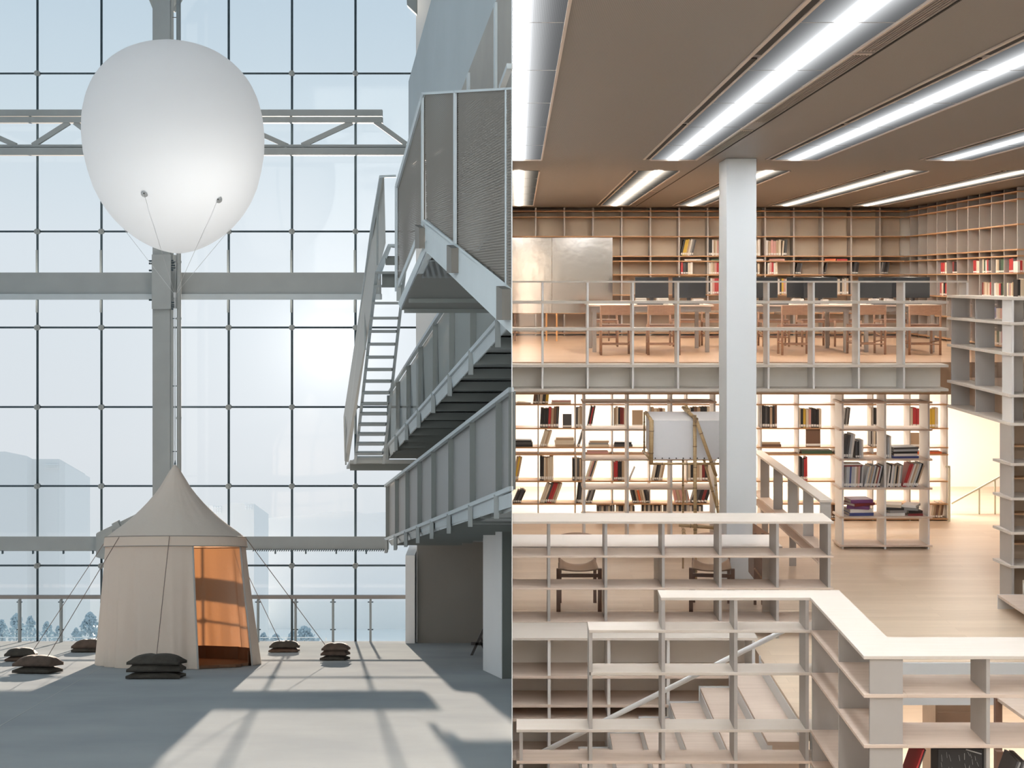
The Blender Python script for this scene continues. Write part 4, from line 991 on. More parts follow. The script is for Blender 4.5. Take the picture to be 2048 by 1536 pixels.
for x, zt in xp.items():
    m = MB(); sg = [z for z in (z7 - .75, z6, z5, z4, z3, z2, z1) if z <= zt + .001]
    for q in range(len(sg) - 1): m.box(x - .014, x + .014, YS + .008, YS + .27, sg[q], sg[q + 1] - st)
    m.build('upright', zinc, t)
for z, mm in ((z2, oak), (z3, oak), (z4, oak), (z5, oak)):
    sh(2.40, 2.70, 9.77, YS, z, mm); sh(2.70, 4.75, 9.77, 10.27, z, mm)
for Y in (YS - .005, 10.60):
    m = MB()
    for a_, b_ in ((z2, z1), (z3, z2), (z4, z3), (z5, z4)): m.box(2.415, 2.69, Y, Y + .022, a_, b_ - st)
    m.build('upright', zinc, t)
m = MB()
for a_, b_ in ((z2, z1), (z3, z2), (z4, z3), (z5, z4)): m.box(2.445, 2.65, 9.785, 9.807, a_, b_ - st); 
m.build('end_panel', zinc, t)
for x in (2.663, 3.272, 3.885, 4.5):
    m = MB()
    for a_, b_ in ((z2, z1), (z3, z2), (z4, z3), (z5, z4)): m.box(x - .013, x + .013, 9.785, 10.13, a_, b_ - st)
    m.build('upright', zinc, t)
for x in (2.46, 3.2, 4.5): m = MB(); m.box(x, x + .04, 9.85, 9.89, ZL, z5 - st); m.build('leg', zinc, t)

# lower floor things seen through the near shelves
t = thing('cabinet', 'brown wooden cabinet on the lower floor seen through the near shelves', 'cabinet', (4.95, 16.0, ZL))
m = MB(); x0, x1 = X_(1871, 15.4), X_(1945, 15.4); m.box(x0, x1, 15.4, 15.9, ZL, -4.5); m.build('body', mat('brown_cabinet', (.26, .19, .14), .5, var=.2, scale=3), t)
m = MB(); m.box(x0 + .02, x1 - .02, 15.385, 15.4, ZL + .05, -4.75); m.build('door', mat('brown_cabinet_door', (.24, .17, .125), .5, var=.2, scale=3), t)
t = thing('table', 'low wooden table on the lower floor at the bottom right corner', 'table', (4.7, 13, ZL))
m = MB(); m.prism([W(1975, 1388, 13.2), W(2048, 1440, 12.4), W(2120, 1440, 12.4), W(2120, 1385, 13.3)], (0, 0, .03)); m.build('table_top', oak, t)
for (px, py, Y) in ((1996, 1400, 13.0), (1998, 1506, 12.6), (2080, 1430, 12.5)):
    p = W(px, py, Y); m = MB(); m.box(p.x - .03, p.x + .03, Y - .03, Y + .03, ZL, p.z + .02); m.build('leg', walnut, t)

# ------------------------------------------------------------ chairs, tables, screens on the gallery
def wood_chair():
    t = thing('chair', 'x', 'chair', (0, 0, 0))
    for sx in (-1, 1):
        MB().tube((sx * .23, -.20, 0), (sx * .23, -.21, .745), .019, 10, .017).build('leg', chair_w, t, smooth=True)     # rear legs carry the backrest; the back faces -Y
        MB().tube((sx * .215, .20, 0), (sx * .215, .20, .44), .018, 10).build('leg', chair_w, t, smooth=True)
    m = MB(); n = 12
    for i in range(n):
        for j, r in enumerate((.0, .018)): pass
    pts = []
    for i in range(n + 1):
        u = -1 + 2 * i / n; pts.append((u * .235, -.225 - .05 * (1 - u * u)))
    v = []
    for (x, y) in pts: v += [(x, y, .60), (x, y, .745), (x, y + .016, .745), (x, y + .016, .60)]
    f = [(0, 1, 2, 3), (n * 4 + 3, n * 4 + 2, n * 4 + 1, n * 4)]
    for i in range(n):
        a_ = 4 * i; b_ = a_ + 4
        for q in range(4): f.append((a_ + q, b_ + q, b_ + (q + 1) % 4, a_ + (q + 1) % 4))
    m.add(v, f); m.build('backrest', chair_w, t)
    m = MB(); v = []; 
    for j in range(7):
        for i in range(9):
            u = -1 + 2 * i / 8; w_ = -1 + 2 * j / 6; v.append((u * .225, w_ * .205, .445 - .022 * (1 - u * u) * (1 - w_ * w_)))
    m.add(v, [(j * 9 + i, j * 9 + i + 1, (j + 1) * 9 + i + 1, (j + 1) * 9 + i) for j in range(6) for i in range(8)]); m.build('seat', walnut, t, solid=.02)
    for a_, b_ in (((-.23, -.2, .22), (-.215, .2, .18)), ((.23, -.2, .22), (.215, .2, .18)), ((-.23, -.2, .16), (.23, -.2, .16)), ((-.215, .2, .16), (.215, .2, .16))):
        MB().tube(a_, b_, .010, 8).build('stretcher', chair_w, t)
    for a_, b_ in (((-.23, -.2, .42), (-.215, .2, .42)), ((.23, -.2, .42), (.215, .2, .42)), ((-.23, -.2, .42), (.23, -.2, .42)), ((-.215, .2, .42), (.215, .2, .42))):
        MB().bar(a_, b_, .02, .035).build('seat_rail', chair_w, t)
    return t
ch0 = wood_chair()
spots = [(1231, 21.05, 0, 'wooden chair with its back to us, first left at the gallery tables'),
         (1325, 21.05, 0, 'wooden chair with its back to us in front of the leftmost monitor'),
         (1590, 21.05, 0, 'wooden chair with its back to us just right of the white column'),
         (1731, 21.2, .1, 'wooden chair with its back to us left of the last gallery chair'),
         (1842, 21.1, 0, 'rightmost wooden chair with its back to us on the gallery'),
         (1208, 23.7, PI, 'wooden chair facing us behind the left gallery table'),
         (1370, 23.7, PI, 'wooden chair facing us beyond the table left of the column'),
         (1434, 23.75, PI, 'wooden chair facing us half hidden by the left side of the column'),
         (1548, 23.7, PI, 'wooden chair facing us just right of the column, far side of the table'),
         (1625, 23.7, PI, 'wooden chair facing us behind the middle gallery table'),
         (1690, 23.75, PI, 'wooden chair facing us at the right end of the middle table'),
         (1782, 23.7, PI, 'wooden chair facing us under the right gallery monitors')]
for i, (px, Y, rz, lb) in enumerate(spots):
    o = ch0 if i == 0 else cp(ch0); o.location = (X_(px, Y), Y, ZG); o.rotation_euler.z = rz; o['label'] = lb; o['group'] = 'wooden chairs on the upper gallery'
tabm = mat('table_grey_metal', (.34, .33, .32), .4, .3)
for (xa, xb, lb) in ((1178, 1428, 'left gallery table with oak top and grey metal legs'), (1500, 1706, 'middle gallery table just right of the white column'), (1724, 1880, 'right gallery table under the blue-black monitors')):
    x0, x1 = X_(xa, 21.6), X_(xb, 21.6)
    t = thing('table', lb, 'table', ((x0 + x1) / 2, 22.3, ZG), 'computer tables on the gallery')
    m = MB(); m.box(x0, x1, 21.6, 23.1, -.41, -.385); m.build('table_top', oak, t, bev=.003)
    m = MB(); m.box(x0 + .04, x1 - .04, 21.66, 21.69, -.49, -.41); m.box(x0 + .04, x1 - .04, 23.0, 23.03, -.49, -.41); m.build('apron', tabm, t)
    for x in (x0 + .06, x1 - .12):
        for y in (21.68, 22.98): m = MB(); m.box(x, x + .06, y, y + .06, ZG, -.41); m.build('leg', tabm, t)
    m = MB(); m.box(x0 + .5, x0 + .75, 21.9, 22.3, -.54, -.50); m.build('cable_tray', zinc_w, t)
scr = mat('dark_screen', (.018, .022, .028), .15, 0, spec=.6); scrb = mat('dark_casing', (.03, .03, .035), .4)
def monitor():
    t = thing('monitor', 'x', 'monitor', (0, 0, 0))
    MB().box(-.265, .265, -.012, .012, .10, .43).build('screen', scr, t, bev=.004)
    MB().box(-.20, .20, .013, .035, .15, .38).build('casing', scrb, t, bev=.004)
    m = MB(); m.box(-.03, .03, .015, .035, .01, .2); m.build('stem', scrb, t)
    m = MB(); m.box(-.12, .12, -.08, .10, .001, .012); m.build('base', scrb, t, bev=.003)
    return t
mo0 = monitor()
mons = [(1303.5, 22.25, 'leftmost dark monitor on the gallery tables'), (1378, 22.3, 'second dark monitor from the left on the gallery tables'), (1522, 22.3, 'dark monitor peeping out right of the white column'),
        (1606, 22.75, 'dark monitor behind the books right of the column'), (1641, 22.3, 'dark monitor on the right part of the middle table'), (1750, 22.3, 'dark blue monitor at the left end of the right table'), (1783, 22.85, 'dark monitor at the back of the right table'), (1826, 22.3, 'rightmost dark monitor on the gallery tables')]
for i, (px, Y, lb) in enumerate(mons):
    o = mo0 if i == 0 else cp(mo0); o.location = (X_(px, Y), Y, -.385); o['label'] = lb; o['group'] = 'monitors on the gallery tables'
wb = mat('paper_white', (.68, .64, .60), .6)
for i, (px, w_, h_, lb) in enumerate([(1282, .16, .10, 'white box by the foot of the leftmost monitor'), (1325, .18, .10, 'white box between the two left monitors'), (1396, .16, .09, 'white box by the second monitor from the left'),
                                     (1596, .17, .09, 'white box below the monitor right of the column'), (1650, .10, .08, 'small white box on the middle table'), (1748, .13, .09, 'white box at the left end of the right table'), (1778, .12, .09, 'white box amid the right table')]):
    m = MB(); x = X_(px, 21.95); m.box(x - w_ / 2, x + w_ / 2, 21.9, 22.05, -.3849, -.385 + h_); tag(m.build('box', wb, bev=.004), lb, 'box', 'white boxes on the gallery tables')
kb = mat('black_plastic', (.02, .02, .022), .5)
for i, (px, lb) in enumerate([(1300, 'black keyboard before the leftmost monitor'), (1372, 'black keyboard before the second monitor'), (1550, 'black keyboard just right of the column'), (1770, 'black keyboard on the right table')]):
    m = MB(); x = X_(px, 21.8); m.box(x - .2, x + .2, 21.72, 21.86, -.3849, -.365); tag(m.build('keyboard', kb, bev=.004), lb, 'keyboard', 'keyboards on the gallery tables')

# crinkled foil display
foil = mat('crinkled_foil', (.52, .49, .45), .12, 1.0, bump=.05, bscale=5)
Yd = 25.6
t = thing('foil_display', 'crinkled mirror foil screen standing before the gallery bookcase', 'display', (.8, Yd, ZG))
z0, z1_ = Z_(626, Yd), Z_(475.5, Yd)
m = MB(); wedge_box(m, X_(1103.5, Yd), Yd, Yd + .012, z0, z1_); m.build('sheet', foil, t)
m = MB(); m.box(X_(1104.2, Yd), X_(1225, Yd), Yd - .006, Yd + .006, z0, z1_); m.build('sheet', foil, t)
for px in (1093, 1113.5): m = MB(); m.box(X_(px, Yd) - .014, X_(px, Yd) + .014, Yd + .02, Yd + .05, ZG, z0 + .3); m.build('leg', mat('orange_wood', (.62, .33, .12), .5), t)
for px in (1030, 1218): m = MB(); m.box(X_(px, Yd) - .012, X_(px, Yd) + .012, Yd + .02, Yd + .05, ZG, z0 + .3); m.build('leg', walnut, t)

# sling chairs behind the reading desk
def sling_chair():
    t = thing('chair', 'x', 'chair', (0, 0, 0))
    for sx in (-1, 1):
        MB().bar((sx * .235, -.24, 0), (sx * .235, -.24, .50), .045, .045).build('leg', walnut, t)
        MB().bar((sx * .205, .24, 0), (sx * .205, .24, .47), .038, .038).build('leg', walnut, t)
        MB().tube((sx * .205, .24, .44), (sx * .22, .44, .74), .014, 8).build('back_post', walnut, t)
        MB().tube((sx * .225, -.20, .34), (sx * .205, .20, .22), .008, 6).build('brace', walnut, t)
    tan = mat('tan_leather', (.27, .165, .10), .5, var=.15, scale=6)
    v = []; nu, nv = 12, 10
    for j in range(nv + 1):
        for i in range(nu + 1):
            u = -1 + 2 * i / nu; w_ = j / nv; y = -.235 + .47 * w_; z = .49 - .045 * (1 - u * u) * (.5 + .5 * math.sin(PI * w_)) - .02 * w_ + .05 * abs(u) ** 3 * w_
            v.append((u * (.225 - .02 * w_), y, z))
    m = MB(); m.add(v, [(j * (nu + 1) + i, j * (nu + 1) + i + 1, (j + 1) * (nu + 1) + i + 1, (j + 1) * (nu + 1) + i) for j in range(nv) for i in range(nu)]); m.build('seat', tan, t, smooth=True, solid=.012)
    v = []
    for j in range(5):
        for i in range(nu + 1):
            u = -1 + 2 * i / nu; w_ = j / 4; v.append((u * .25, .42 + .05 * (1 - u * u) + .04 * w_, .54 + .20 * w_ + .035 * (1 - u * u) * w_))
    m = MB(); m.add(v, [(j * (nu + 1) + i, j * (nu + 1) + i + 1, (j + 1) * (nu + 1) + i + 1, (j + 1) * (nu + 1) + i) for j in range(4) for i in range(nu)]); m.build('backrest', tan, t, smooth=True, solid=.014)
    for z in (.42,): MB().bar((-.235, -.24, z), (.235, -.24, z), .025, .04).build('seat_rail', walnut, t)
    return t
s0 = sling_chair()
for i, (px, Y, rz, lb) in enumerate([(1158, 16.16, 0, 'tan leather chair pushed under the reading desk, left one'), (1428, 16.16, -.12, 'tan leather chair pushed under the reading desk, right one beside the column')]):
    o = s0 if i == 0 else cp(s0); o.location = (X_(px, 15.95), Y, ZM); o.rotation_euler.z = rz; o['label'] = lb; o['group'] = 'tan leather chairs at the reading desk'
t = thing('deck_chair', 'slatted brown wooden chair leaning right of the column base', 'chair', (2.95, 16.4, ZM))
for x in (X_(1510, 16.3), X_(1525, 16.3), X_(1540, 16.3)): MB().bar((x, 16.3, ZM), (x, 16.3, Z_(1066, 16.3)), .03, .03).build('leg', walnut, t)
m = MB(); m.prism([W(1506, 1046, 16.4), W(1545, 1072, 16.2), W(1545, 1080, 16.2), W(1506, 1080, 16.4)], (0, .03, 0)); m.build('backrest', chair_w, t)
m = MB(); m.prism([W(1508, 1112, 16.1), W(1546, 1112, 16.1), W(1546, 1164, 16.2), W(1508, 1158, 16.1)], (0, .4, 0)); m.build('seat', walnut, t)
MB().bar(W(1509, 1137, 16.05), W(1524, 1157, 16.05), .02, .02).build('brace', chair_w, t)

# bamboo stand with white canvas
bam = mat('bamboo', (.44, .31, .16), .45, c2=(.36, .24, .115), scale=8, stretch=(1, 1, 5)); node = mat('bamboo_node', (.20, .13, .07), .6)
YT = 17.6
t = thing('canvas_stand', 'white canvas box on a tall bamboo frame left of the column', 'stand', (X_(1390, YT), YT, ZM))
cv = mat('white_canvas', (.66, .66, .68), .8, bump=.12, bscale=4)
def bamboo(p, q, r, nm='pole'):
    m = MB(); p = Vector(p); q = Vector(q); L = (q - p).length; d = (q - p) / L; n = max(1, int(L / .26))
    o = m.tube(p, q, r, 10).build(nm, bam, t, smooth=True)
    for i in range(n): a_ = p + d * (L * (i + .5) / n); MB().tube(a_ - d * .006, a_ + d * .006, r * 1.14, 10).build('node_ring', node, o)
Yb = 18.35
m = MB(); m.prism([W(1307, 843, YT), W(1448, 843, YT), W(1448, 918.5, YT), W(1307, 918.5, YT)], (0, .012, 0)); m.build('canvas_front', cv, t)
m = MB(); m.prism([W(1307, 843, YT), W(1448, 843, YT), W(1448, 825, Yb), W(1292, 825, Yb)], (0, 0, .012)); m.build('canvas_top', cv, t)
m = MB(); m.prism([W(1305, 843, YT), W(1292, 826, Yb), W(1292, 896, Yb), W(1305, 918, YT)], (.012, 0, 0)); m.build('canvas_side', cv, t)
for i in range(10): p = W(1310.5 + i * 14, 916.5, YT - .003); MB().tube(p, p + Vector((0, -.006, 0)), .009, 8).build('eyelet', kb, t)
bamboo(W(1303, 840, YT - .03), W(1302, 928, YT - .03), .028); bamboo(W(1292, 825, Yb - .03), W(1303, 842, YT - .03), .022)
bamboo(W(1288.5, 824, Yb), W(1288.5, 904, Yb), .013); bamboo(W(1286, 902, Yb), W(1303, 921, YT), .016)
bamboo(W(1300, 927.5, YT - .03), W(1448, 927.5, YT - .03), .014)
bamboo(W(1389.5, 830, YT - .07), Vector((X_(1389.5, YT), YT - .07, ZM)), .023)
bamboo(W(1366, 900, Yb), Vector((X_(1366, Yb), Yb, ZM)), .013)
bamboo(W(1392, 838, YT - .12), Vector((X_(1430, YT), YT - .1, Z_(950, YT))), .022); bamboo(W(1430, 948, YT - .1), W(1446, 1165, YT - .1), .018)
bamboo(W(1404, 905, YT + .1), W(1446, 1060, YT + .1), .016); bamboo(W(1392, 838, YT - .1), W(1366, 815, Yb), .022); bamboo(W(1372, 812, Yb - .1), W(1380, 826, Yb - .2), .02)
bamboo(W(1358, 1050, YT), W(1450, 1057, YT), .022, 'base_pole'); bamboo(W(1366, 1045, Yb), W(1368, 1072, YT - .3), .022, 'base_pole')
for (x, y) in ((1389, 833), (1394, 838), (1391, 843)): MB().tube(W(x, y, YT - .15), W(x, y, YT - .1), .018, 8).build('lashing', node, t)

# thin rail of the stairs at the right rear
t = thing('stair_railing', 'thin pale stair railing against the bright back wall', 'railing', (7.2, 22.6, ZM))
gr_ = mat('pale_green_metal', (.62, .62, .50), .5)
MB().bar(W(1903, 1007, 22.6), W(2004, 951, 22.6), .025, .025).build('handrail', gr_, t)
for (px, py) in ((1958.5, 977), (1990, 960)): m = MB(); p = W(px, py, 22.6); m.box(p.x - .012, p.x + .012, 22.59, 22.61, ZM, p.z); m.build('post', gr_, t)
for px in (1899,): m = MB(); m.box(X_(px, 21.9) - .015, X_(px, 21.9) + .015, 21.9, 21.93, ZM, Z_(932, 21.9)); m.build('post', gr_, t)
m = MB(); m.box(X_(1891, 21.9), X_(1899, 21.9), 21.9, 21.93, Z_(935, 21.9), Z_(932, 21.9)); m.build('handrail', gr_, t)
m = MB(); pts = [W(1903, 1009, 22.63), W(2004, 953, 22.63), Vector((X_(2004, 22.63), 22.63, ZM)), Vector((X_(1903, 22.63), 22.63, ZM))]; m.prism(pts, (0, .008, 0)); m.build('glass', lib_glass, t)

# ------------------------------------------------------------ books
PAL = {'black': (.018, .018, .02), 'dark grey': (.07, .07, .075), 'grey': (.25, .25, .25), 'brown': (.16, .09, .06), 'tan': (.42, .31, .21), 'cream': (.62, .55, .44), 'white': (.70, .68, .65),
       'red': (.42, .035, .04), 'dark red': (.20, .03, .03), 'yellow': (.62, .42, .05), 'orange': (.62, .14, .05), 'blue': (.05, .07, .22), 'green': (.05, .10, .06), 'purple': (.16, .05, .16), 'pink': (.55, .30, .27), 'silver': (.42, .45, .48)}
def cover(c): return mat('cover_' + c.replace(' ', '_'), PAL[c], .45)
pages = mat('paper_pages', (.66, .61, .53), .8); slip = mat('call_number_slip', (.80, .79, .76), .6)
def book_mesh(w, h, d, has_slip=True):
    """upright book, spine at -Y, base at 0"""
    m = MB(); c = min(.004, w * .16)
    m.box(-w / 2, -w / 2 + c, 0, d, 0, h); m.box(w / 2 - c, w / 2, 0, d, 0, h); m.box(-w / 2 + c, w / 2 - c, 0, c, 0, h)
    m.box(-w / 2 + c, w / 2 - c, c, d - .006, .004, h - .004, 1)
    if has_slip and w > .012: m.box(-w / 2 + c * .6, w / 2 - c * .6, -.0006, 0, h * .05, h * .17, 2)
    return m
LONG = ('spine-out', 'narrow', 'thin')
n_books = 0
BOOKS = []
def short(s):
    w = s.split()
    while len(w) > 16 and 'the' in w: w.remove('the')
    return ' '.join(w)
def book(x, y, z, w, h, d, lean, colr, label, group, yaw=0, flat=False, slip_=True):
    """x: left edge of the foot (upright) or middle (flat)"""
    global n_books; n_books += 1
    o = book_mesh(w, h, d, slip_).build('book', [cover(colr), pages, slip])
    if flat:
        o.rotation_euler = (Matrix.Rotation(yaw, 3, 'Z') @ Matrix.Rotation(PI / 2, 3, 'Y')).to_euler(); off = Matrix.Rotation(yaw, 3, 'Z') @ Vector((-h / 2, 0, w / 2))
        o.data.transform(Matrix.Translation(-Vector(((0), 0, 0)))); me_fix(o, w, h, d); o.location = (x, y, z + w / 2 + .0006); o.rotation_euler = (0, PI / 2, yaw)
    else:
        me_fix(o, w, h, d); L = Matrix.Rotation(lean, 3, 'Y'); cs = [(L @ Vector((sx * w / 2, 0, sz * h / 2))) for sx in (-1, 1) for sz in (-1, 1)]
        zmin = min(c.z for c in cs); o.location = (x, y + d / 2, z - zmin + .0006); o.rotation_euler = (0, lean, 0) if abs(yaw) < 1e-6 else (Matrix.Rotation(yaw, 3, 'Z') @ Matrix.Rotation(lean, 3, 'Y')).to_euler()
    BOOKS.append((w * h / (y * y), o)); tag(o, short(label), 'book', group); return o
def me_fix(o, w, h, d):
    """put the mesh's origin at the book's middle"""
    xs_ = [v.co for v in o.data.vertices]; lo = Vector([min(c[i] for c in xs_) for i in range(3)]); hi = Vector([max(c[i] for c in xs_) for i in range(3)])
    o.data.transform(Matrix.Translation(-(lo + hi) / 2))
rb = random.Random(11)
def row(px0, px1, Y, z, ptop, cols, place, group, lean=0.0, d=.19, n=None, jit=.10):
    """books standing side by side between two pixel columns, bottom on z"""
    x0, x1 = X_(px0, Y), X_(px1, Y); n = n or len(cols); h = Z_(ptop, Y) - z
    span = (x1 - x0) - abs(math.sin(lean)) * h * .9; pitch = max(.008, span / n)
    x = x0 + (0 if lean >= 0 else abs(math.sin(lean)) * h)
    wd = 'leaning' if abs(lean) > .08 else 'upright'
    for i in range(n):
        c = cols[i % len(cols)]; hh = h / max(.6, math.cos(lean)) * (1 - jit * rb.random()); w = pitch * .93 * math.cos(lean)
        cx = x + pitch * (i + .5) + math.sin(lean) * hh / 2
        book(cx, Y + .03 + rb.random() * .015, z, w, hh, d, lean + (rb.random() - .5) * .03 * (1 if abs(lean) > .08 else .2), c,
             '%s %s book, %s from left %s' % (wd, c, ORD[i], place), group)
def pile(px0, px1, Y, z, cols, place, group, th=.03, d=.2, yaws=None):
    x0, x1 = X_(px0, Y), X_(px1, Y); zz_ = z
    for i, c in enumerate(cols):
        w = th * (1 - .25 * rb.random()); L = (x1 - x0) * (1 - .12 * rb.random() * (i > 0)); yw = (yaws[i] if yaws else (rb.random() - .5) * .12)
        nm = 'single' if len(cols) == 1 else ('bottom' if i == 0 else ('top' if i == len(cols) - 1 else ORD[i] + ' from below'))
        book((x0 + x1) / 2 + (rb.random() - .5) * .02, Y + .03 + d / 2, zz_, w, L, d, 0, c, 'lying %s book, %s %s' % (c, nm, place), group, yaw=yw, flat=True, slip_=False); zz_ += w + .001
K, D, G_, B_, T_, C_, W_, R_, DR, Yw, O_, BL, GN, PU, PK, SI = 'black', 'dark grey', 'grey', 'brown', 'tan', 'cream', 'white', 'red', 'dark red', 'yellow', 'orange', 'blue', 'green', 'purple', 'pink', 'silver'
g = 'books in the gallery back bookcase'
row(1361, 1393, YB, .49, 478, [K, Yw, Yw, T_, W_, G_, D], 'in the leaning row with yellow spines near the foil display', g, lean=.22)
row(1418, 1438, YB, .49, 478, [K, K, W_, T_, C_, PK], 'in the top row just left of the column', g)
row(1511, 1521, YB, .49, 478, [C_, W_], 'in the pair touching the right side of the column', g)
row(1532, 1563, YB, .49, 479, [W_, T_, PK, PK, T_, C_], 'in the pinkish top row right of the column', g)
row(1564, 1576, YB, .49, 479, [C_, K, D], 'of the dark trio ending the top row right of the column', g, lean=.08)
row(1362, 1386, YB, .116, 524, [R_, D, K, C_, W_], 'in the second row below the yellow spines', g)
row(1418, 1438, YB, .116, 524, [W_, C_, T_, PK, R_], 'in the second row just left of the column', g)
row(1511, 1520, YB, .116, 525, [K, C_], 'in the low pair at the right side of the column', g)
row(1536, 1556, YB, .116, 524, [W_, PK, R_, W_, C_], 'in the second row right of the column', g)
row(1591, 1606, YB, .116, 525, [K, K, D], 'of the small black leaning trio right of the column', g, lean=.2)
row(1648, 1657, YB, .116, 525, [K, D], 'of the tiny leaning pair below the orange books', g, lean=.25)
row(1705, 1720, YB, .116, 523, [K, D, K, K], 'of the black leaning group right of the orange books', g, lean=.15)
row(1761, 1781, YB, .116, 523, [G_, D, K, K, D], 'of the last leaning group before the corner', g, lean=.18)
row(1417, 1438, YB, -.29, 554, [K, W_, PK, R_, R_], 'behind the second monitor, left of the column', g)
row(1552, 1588, YB, -.29, 556, [R_, W_, K, Yw, PK, W_, C_, W_, PK], 'between the monitors right of the column', g)
row(1655, 1698, YB, -.29, 556, [D, W_, K, PK, W_, C_, K, C_, W_, T_], 'between the monitors farther right', g)
pile(1368, 1401, YB, .39, [W_], 'between the two rows below the yellow spines', g, .035)
pile(1423, 1438, YB, .39, [GN], 'in the slit left of the column', g, .035)
pile(1513, 1528, YB, .39, [W_], 'in the slit at the right side of the column', g, .035)
pile(1540, 1570, YB, .39, [PK], 'in the slit below the pinkish row', g, .045)
pile(1600, 1620, YB, .39, [K], 'in the slit left of the orange books', g, .03)
pile(1650, 1672, YB, .39, [O_], 'at the left half of the orange slit', g, .04)
pile(1673, 1695, YB, .39, [R_], 'at the right half of the orange slit', g, .04)
# books in the right-hand gallery bookcase: spines face left, seen aslant
g = 'books in the right gallery bookcase'
def srow(Y0, Y1, z, h, cols, place):
    n = len(cols); p = (Y1 - Y0) / n
    for i, c in enumerate(cols):
        w = p * .92; o = book_mesh(w, h * (1 - .1 * rb.random()), .2).build('book', [cover(c), pages, slip]); hh = o.dimensions.z
        me_fix(o, w, h, .2); zz2 = max(v.co.z for v in o.data.vertices); o.rotation_euler = (0, 0, -PI / 2); o.location = (XR_ + .03 + .1, Y0 + p * (i + .5), z + zz2 + .0006)
        BOOKS.append((w * h * .8 / (Y0 * Y0), o)); tag(o, short('upright %s book, %s from near end %s' % (c, ORD[i], place)), 'book', g)
bays = [21.96 + .605 * k for k in range(12)]
srow(bays[0] + .03, bays[0] + .40, .116, .235, [K, K, D, R_, R_, R_], 'of the nearest bay, red and black, upper row')
srow(bays[1] + .03, bays[1] + .42, .116, .23, [GN, GN, K, T_, C_], 'of the second nearest bay, upper row')
srow(bays[2] + .03, bays[2] + .48, .116, .235, [K, D, R_, W_, GN, C_], 'of the third nearest bay, upper row')
srow(bays[3] + .03, bays[3] + .35, .116, .23, [C_, C_, R_, R_], 'of the bay with the cream cover, upper row')
srow(bays[5] + .03, bays[5] + .3, .116, .22, [K, K, DR], 'of the dark bay near the corner, upper row')
srow(bays[6] + .03, bays[6] + .4, .116, .22, [C_, R_, R_], 'of the bay nearest the corner, upper row')
srow(bays[0] + .03, bays[0] + .5, -.29, .26, [C_, R_, W_, T_, C_, PK, G_, C_], 'of the nearest bay, lower row')
srow(bays[1] + .03, bays[1] + .5, -.29, .26, [GN, K, R_, C_, C_, W_], 'of the second nearest bay, lower row')
srow(bays[2] + .03, bays[2] + .5, -.29, .26, [R_, C_, T_, C_, T_, DR], 'of the third nearest bay, lower row')
srow(bays[4] + .03, bays[4] + .45, -.29, .25, [Yw, W_, SI, BL], 'of the fifth bay, lower row')
srow(bays[6] + .03, bays[6] + .45, -.29, .25, [R_, K, C_, R_], 'of the seventh bay, lower row')
srow(bays[0] + .03, bays[0] + .5, -.66, .22, [G_, C_, Yw, R_, T_], 'of the nearest bay, third row')
srow(bays[1] + .03, bays[1] + .5, -.66, .22, [C_, PK, C_, W_, BL], 'of the second nearest bay, third row')
srow(bays[0] + .03, bays[0] + .5, -1.06, .24, [O_, C_, T_, O_], 'of the nearest bay, bottom row')
srow(bays[1] + .03, bays[1] + .5, -1.06, .24, [R_, W_, GN, C_], 'of the second nearest bay, bottom row')
g2 = 'books at the right edge of the gallery'
row(2037, 2052, 21.45, .116, 520, [W_, R_, C_], 'at the right edge, upper row', g2)
row(2037, 2054, 21.45, -.29, 557, [K, C_, C_], 'at the right edge, middle row', g2)
row(2037, 2054, 21.45, -.66, 604, [C_, C_, G_], 'at the right edge, low row', g2)
row(2037, 2054, 21.45, -1.06, 650, [R_, R_, C_], 'at the right edge, bottom row with red spines', g2)

g = 'books in the backlit lower bookcase'
row(1066, 1099, YL, -1.945, 780, [B_, K, C_, K, Yw], 'in the top row near the party wall', g, lean=.10)
pile(1034, 1062, YL, -1.945, [C_], 'at the left end of the top shelf', g, .025)
pile(1103, 1142, YL, -1.945, [C_, PK], 'of the short pile on the top shelf', g, .03)
row(1080, 1119, YL, -2.32, 814, [K, K, K, R_, T_, B_, D], 'in the second row, black and red group', g, lean=.05)
row(1125, 1144, YL, -2.32, 826, [D], 'standing face-out beside the black and red group', g, d=.03, n=1)
row(1152, 1168, YL, -2.32, 813, [D, C_, T_, K], 'in the second row beside the third upright', g)
row(1174, 1191, YL, -2.32, 813, [K, R_, D], 'of the leaning trio behind the left free-standing unit', g, lean=.2)
row(1229, 1252, YL, -2.32, 814, [T_, C_, K, DR, DR, C_], 'in the dark red row left of the brown cover', g)
row(1264, 1287, YL, -2.32, 818, [T_], 'standing face-out left of the canvas box', g, d=.03, n=1)
row(1303, 1331, YL, -2.32, 815, [T_, C_, T_, B_, C_], 'peeping over the canvas box', g)
row(1382, 1421, YL, -2.32, 813, [K, B_, T_, K, K, C_], 'peeping over the canvas box beside the bamboo top', g)
row(1521, 1555, YL, -2.32, 811, [K, K, D, K, T_, K, B_], 'in the dark row touching the right side of the column', g)
row(1597, 1644, YL, -2.32, 816, [C_, K, Yw, C_, PK, K, K, K, C_], 'in the row with one yellow spine left of the silver post', g)
row(1688, 1702, YL, -2.32, 815, [D, G_, D], 'of the grey leaning trio seen through the right unit', g, lean=.12)
row(1743, 1757, YL, -2.32, 813, [C_, K, D], 'of the dark trio left of the middle post', g)
row(1820, 1841, YL, -2.32, 815, [C_, R_, R_], 'of the red group in the right unit', g)
row(1858, 1878, YL, -2.32, 816, [Yw, Yw, C_], 'of the yellow group at the far right', g)
pile(1024 + 2, 1066, YL, -2.62, [K, D, K], 'of the dark pile next to the party wall', g, .04)
row(1080, 1104, YL, -2.62, 861, [C_, C_, T_, C_], 'of the cream leaning group above the drawers shelf', g, lean=.3)
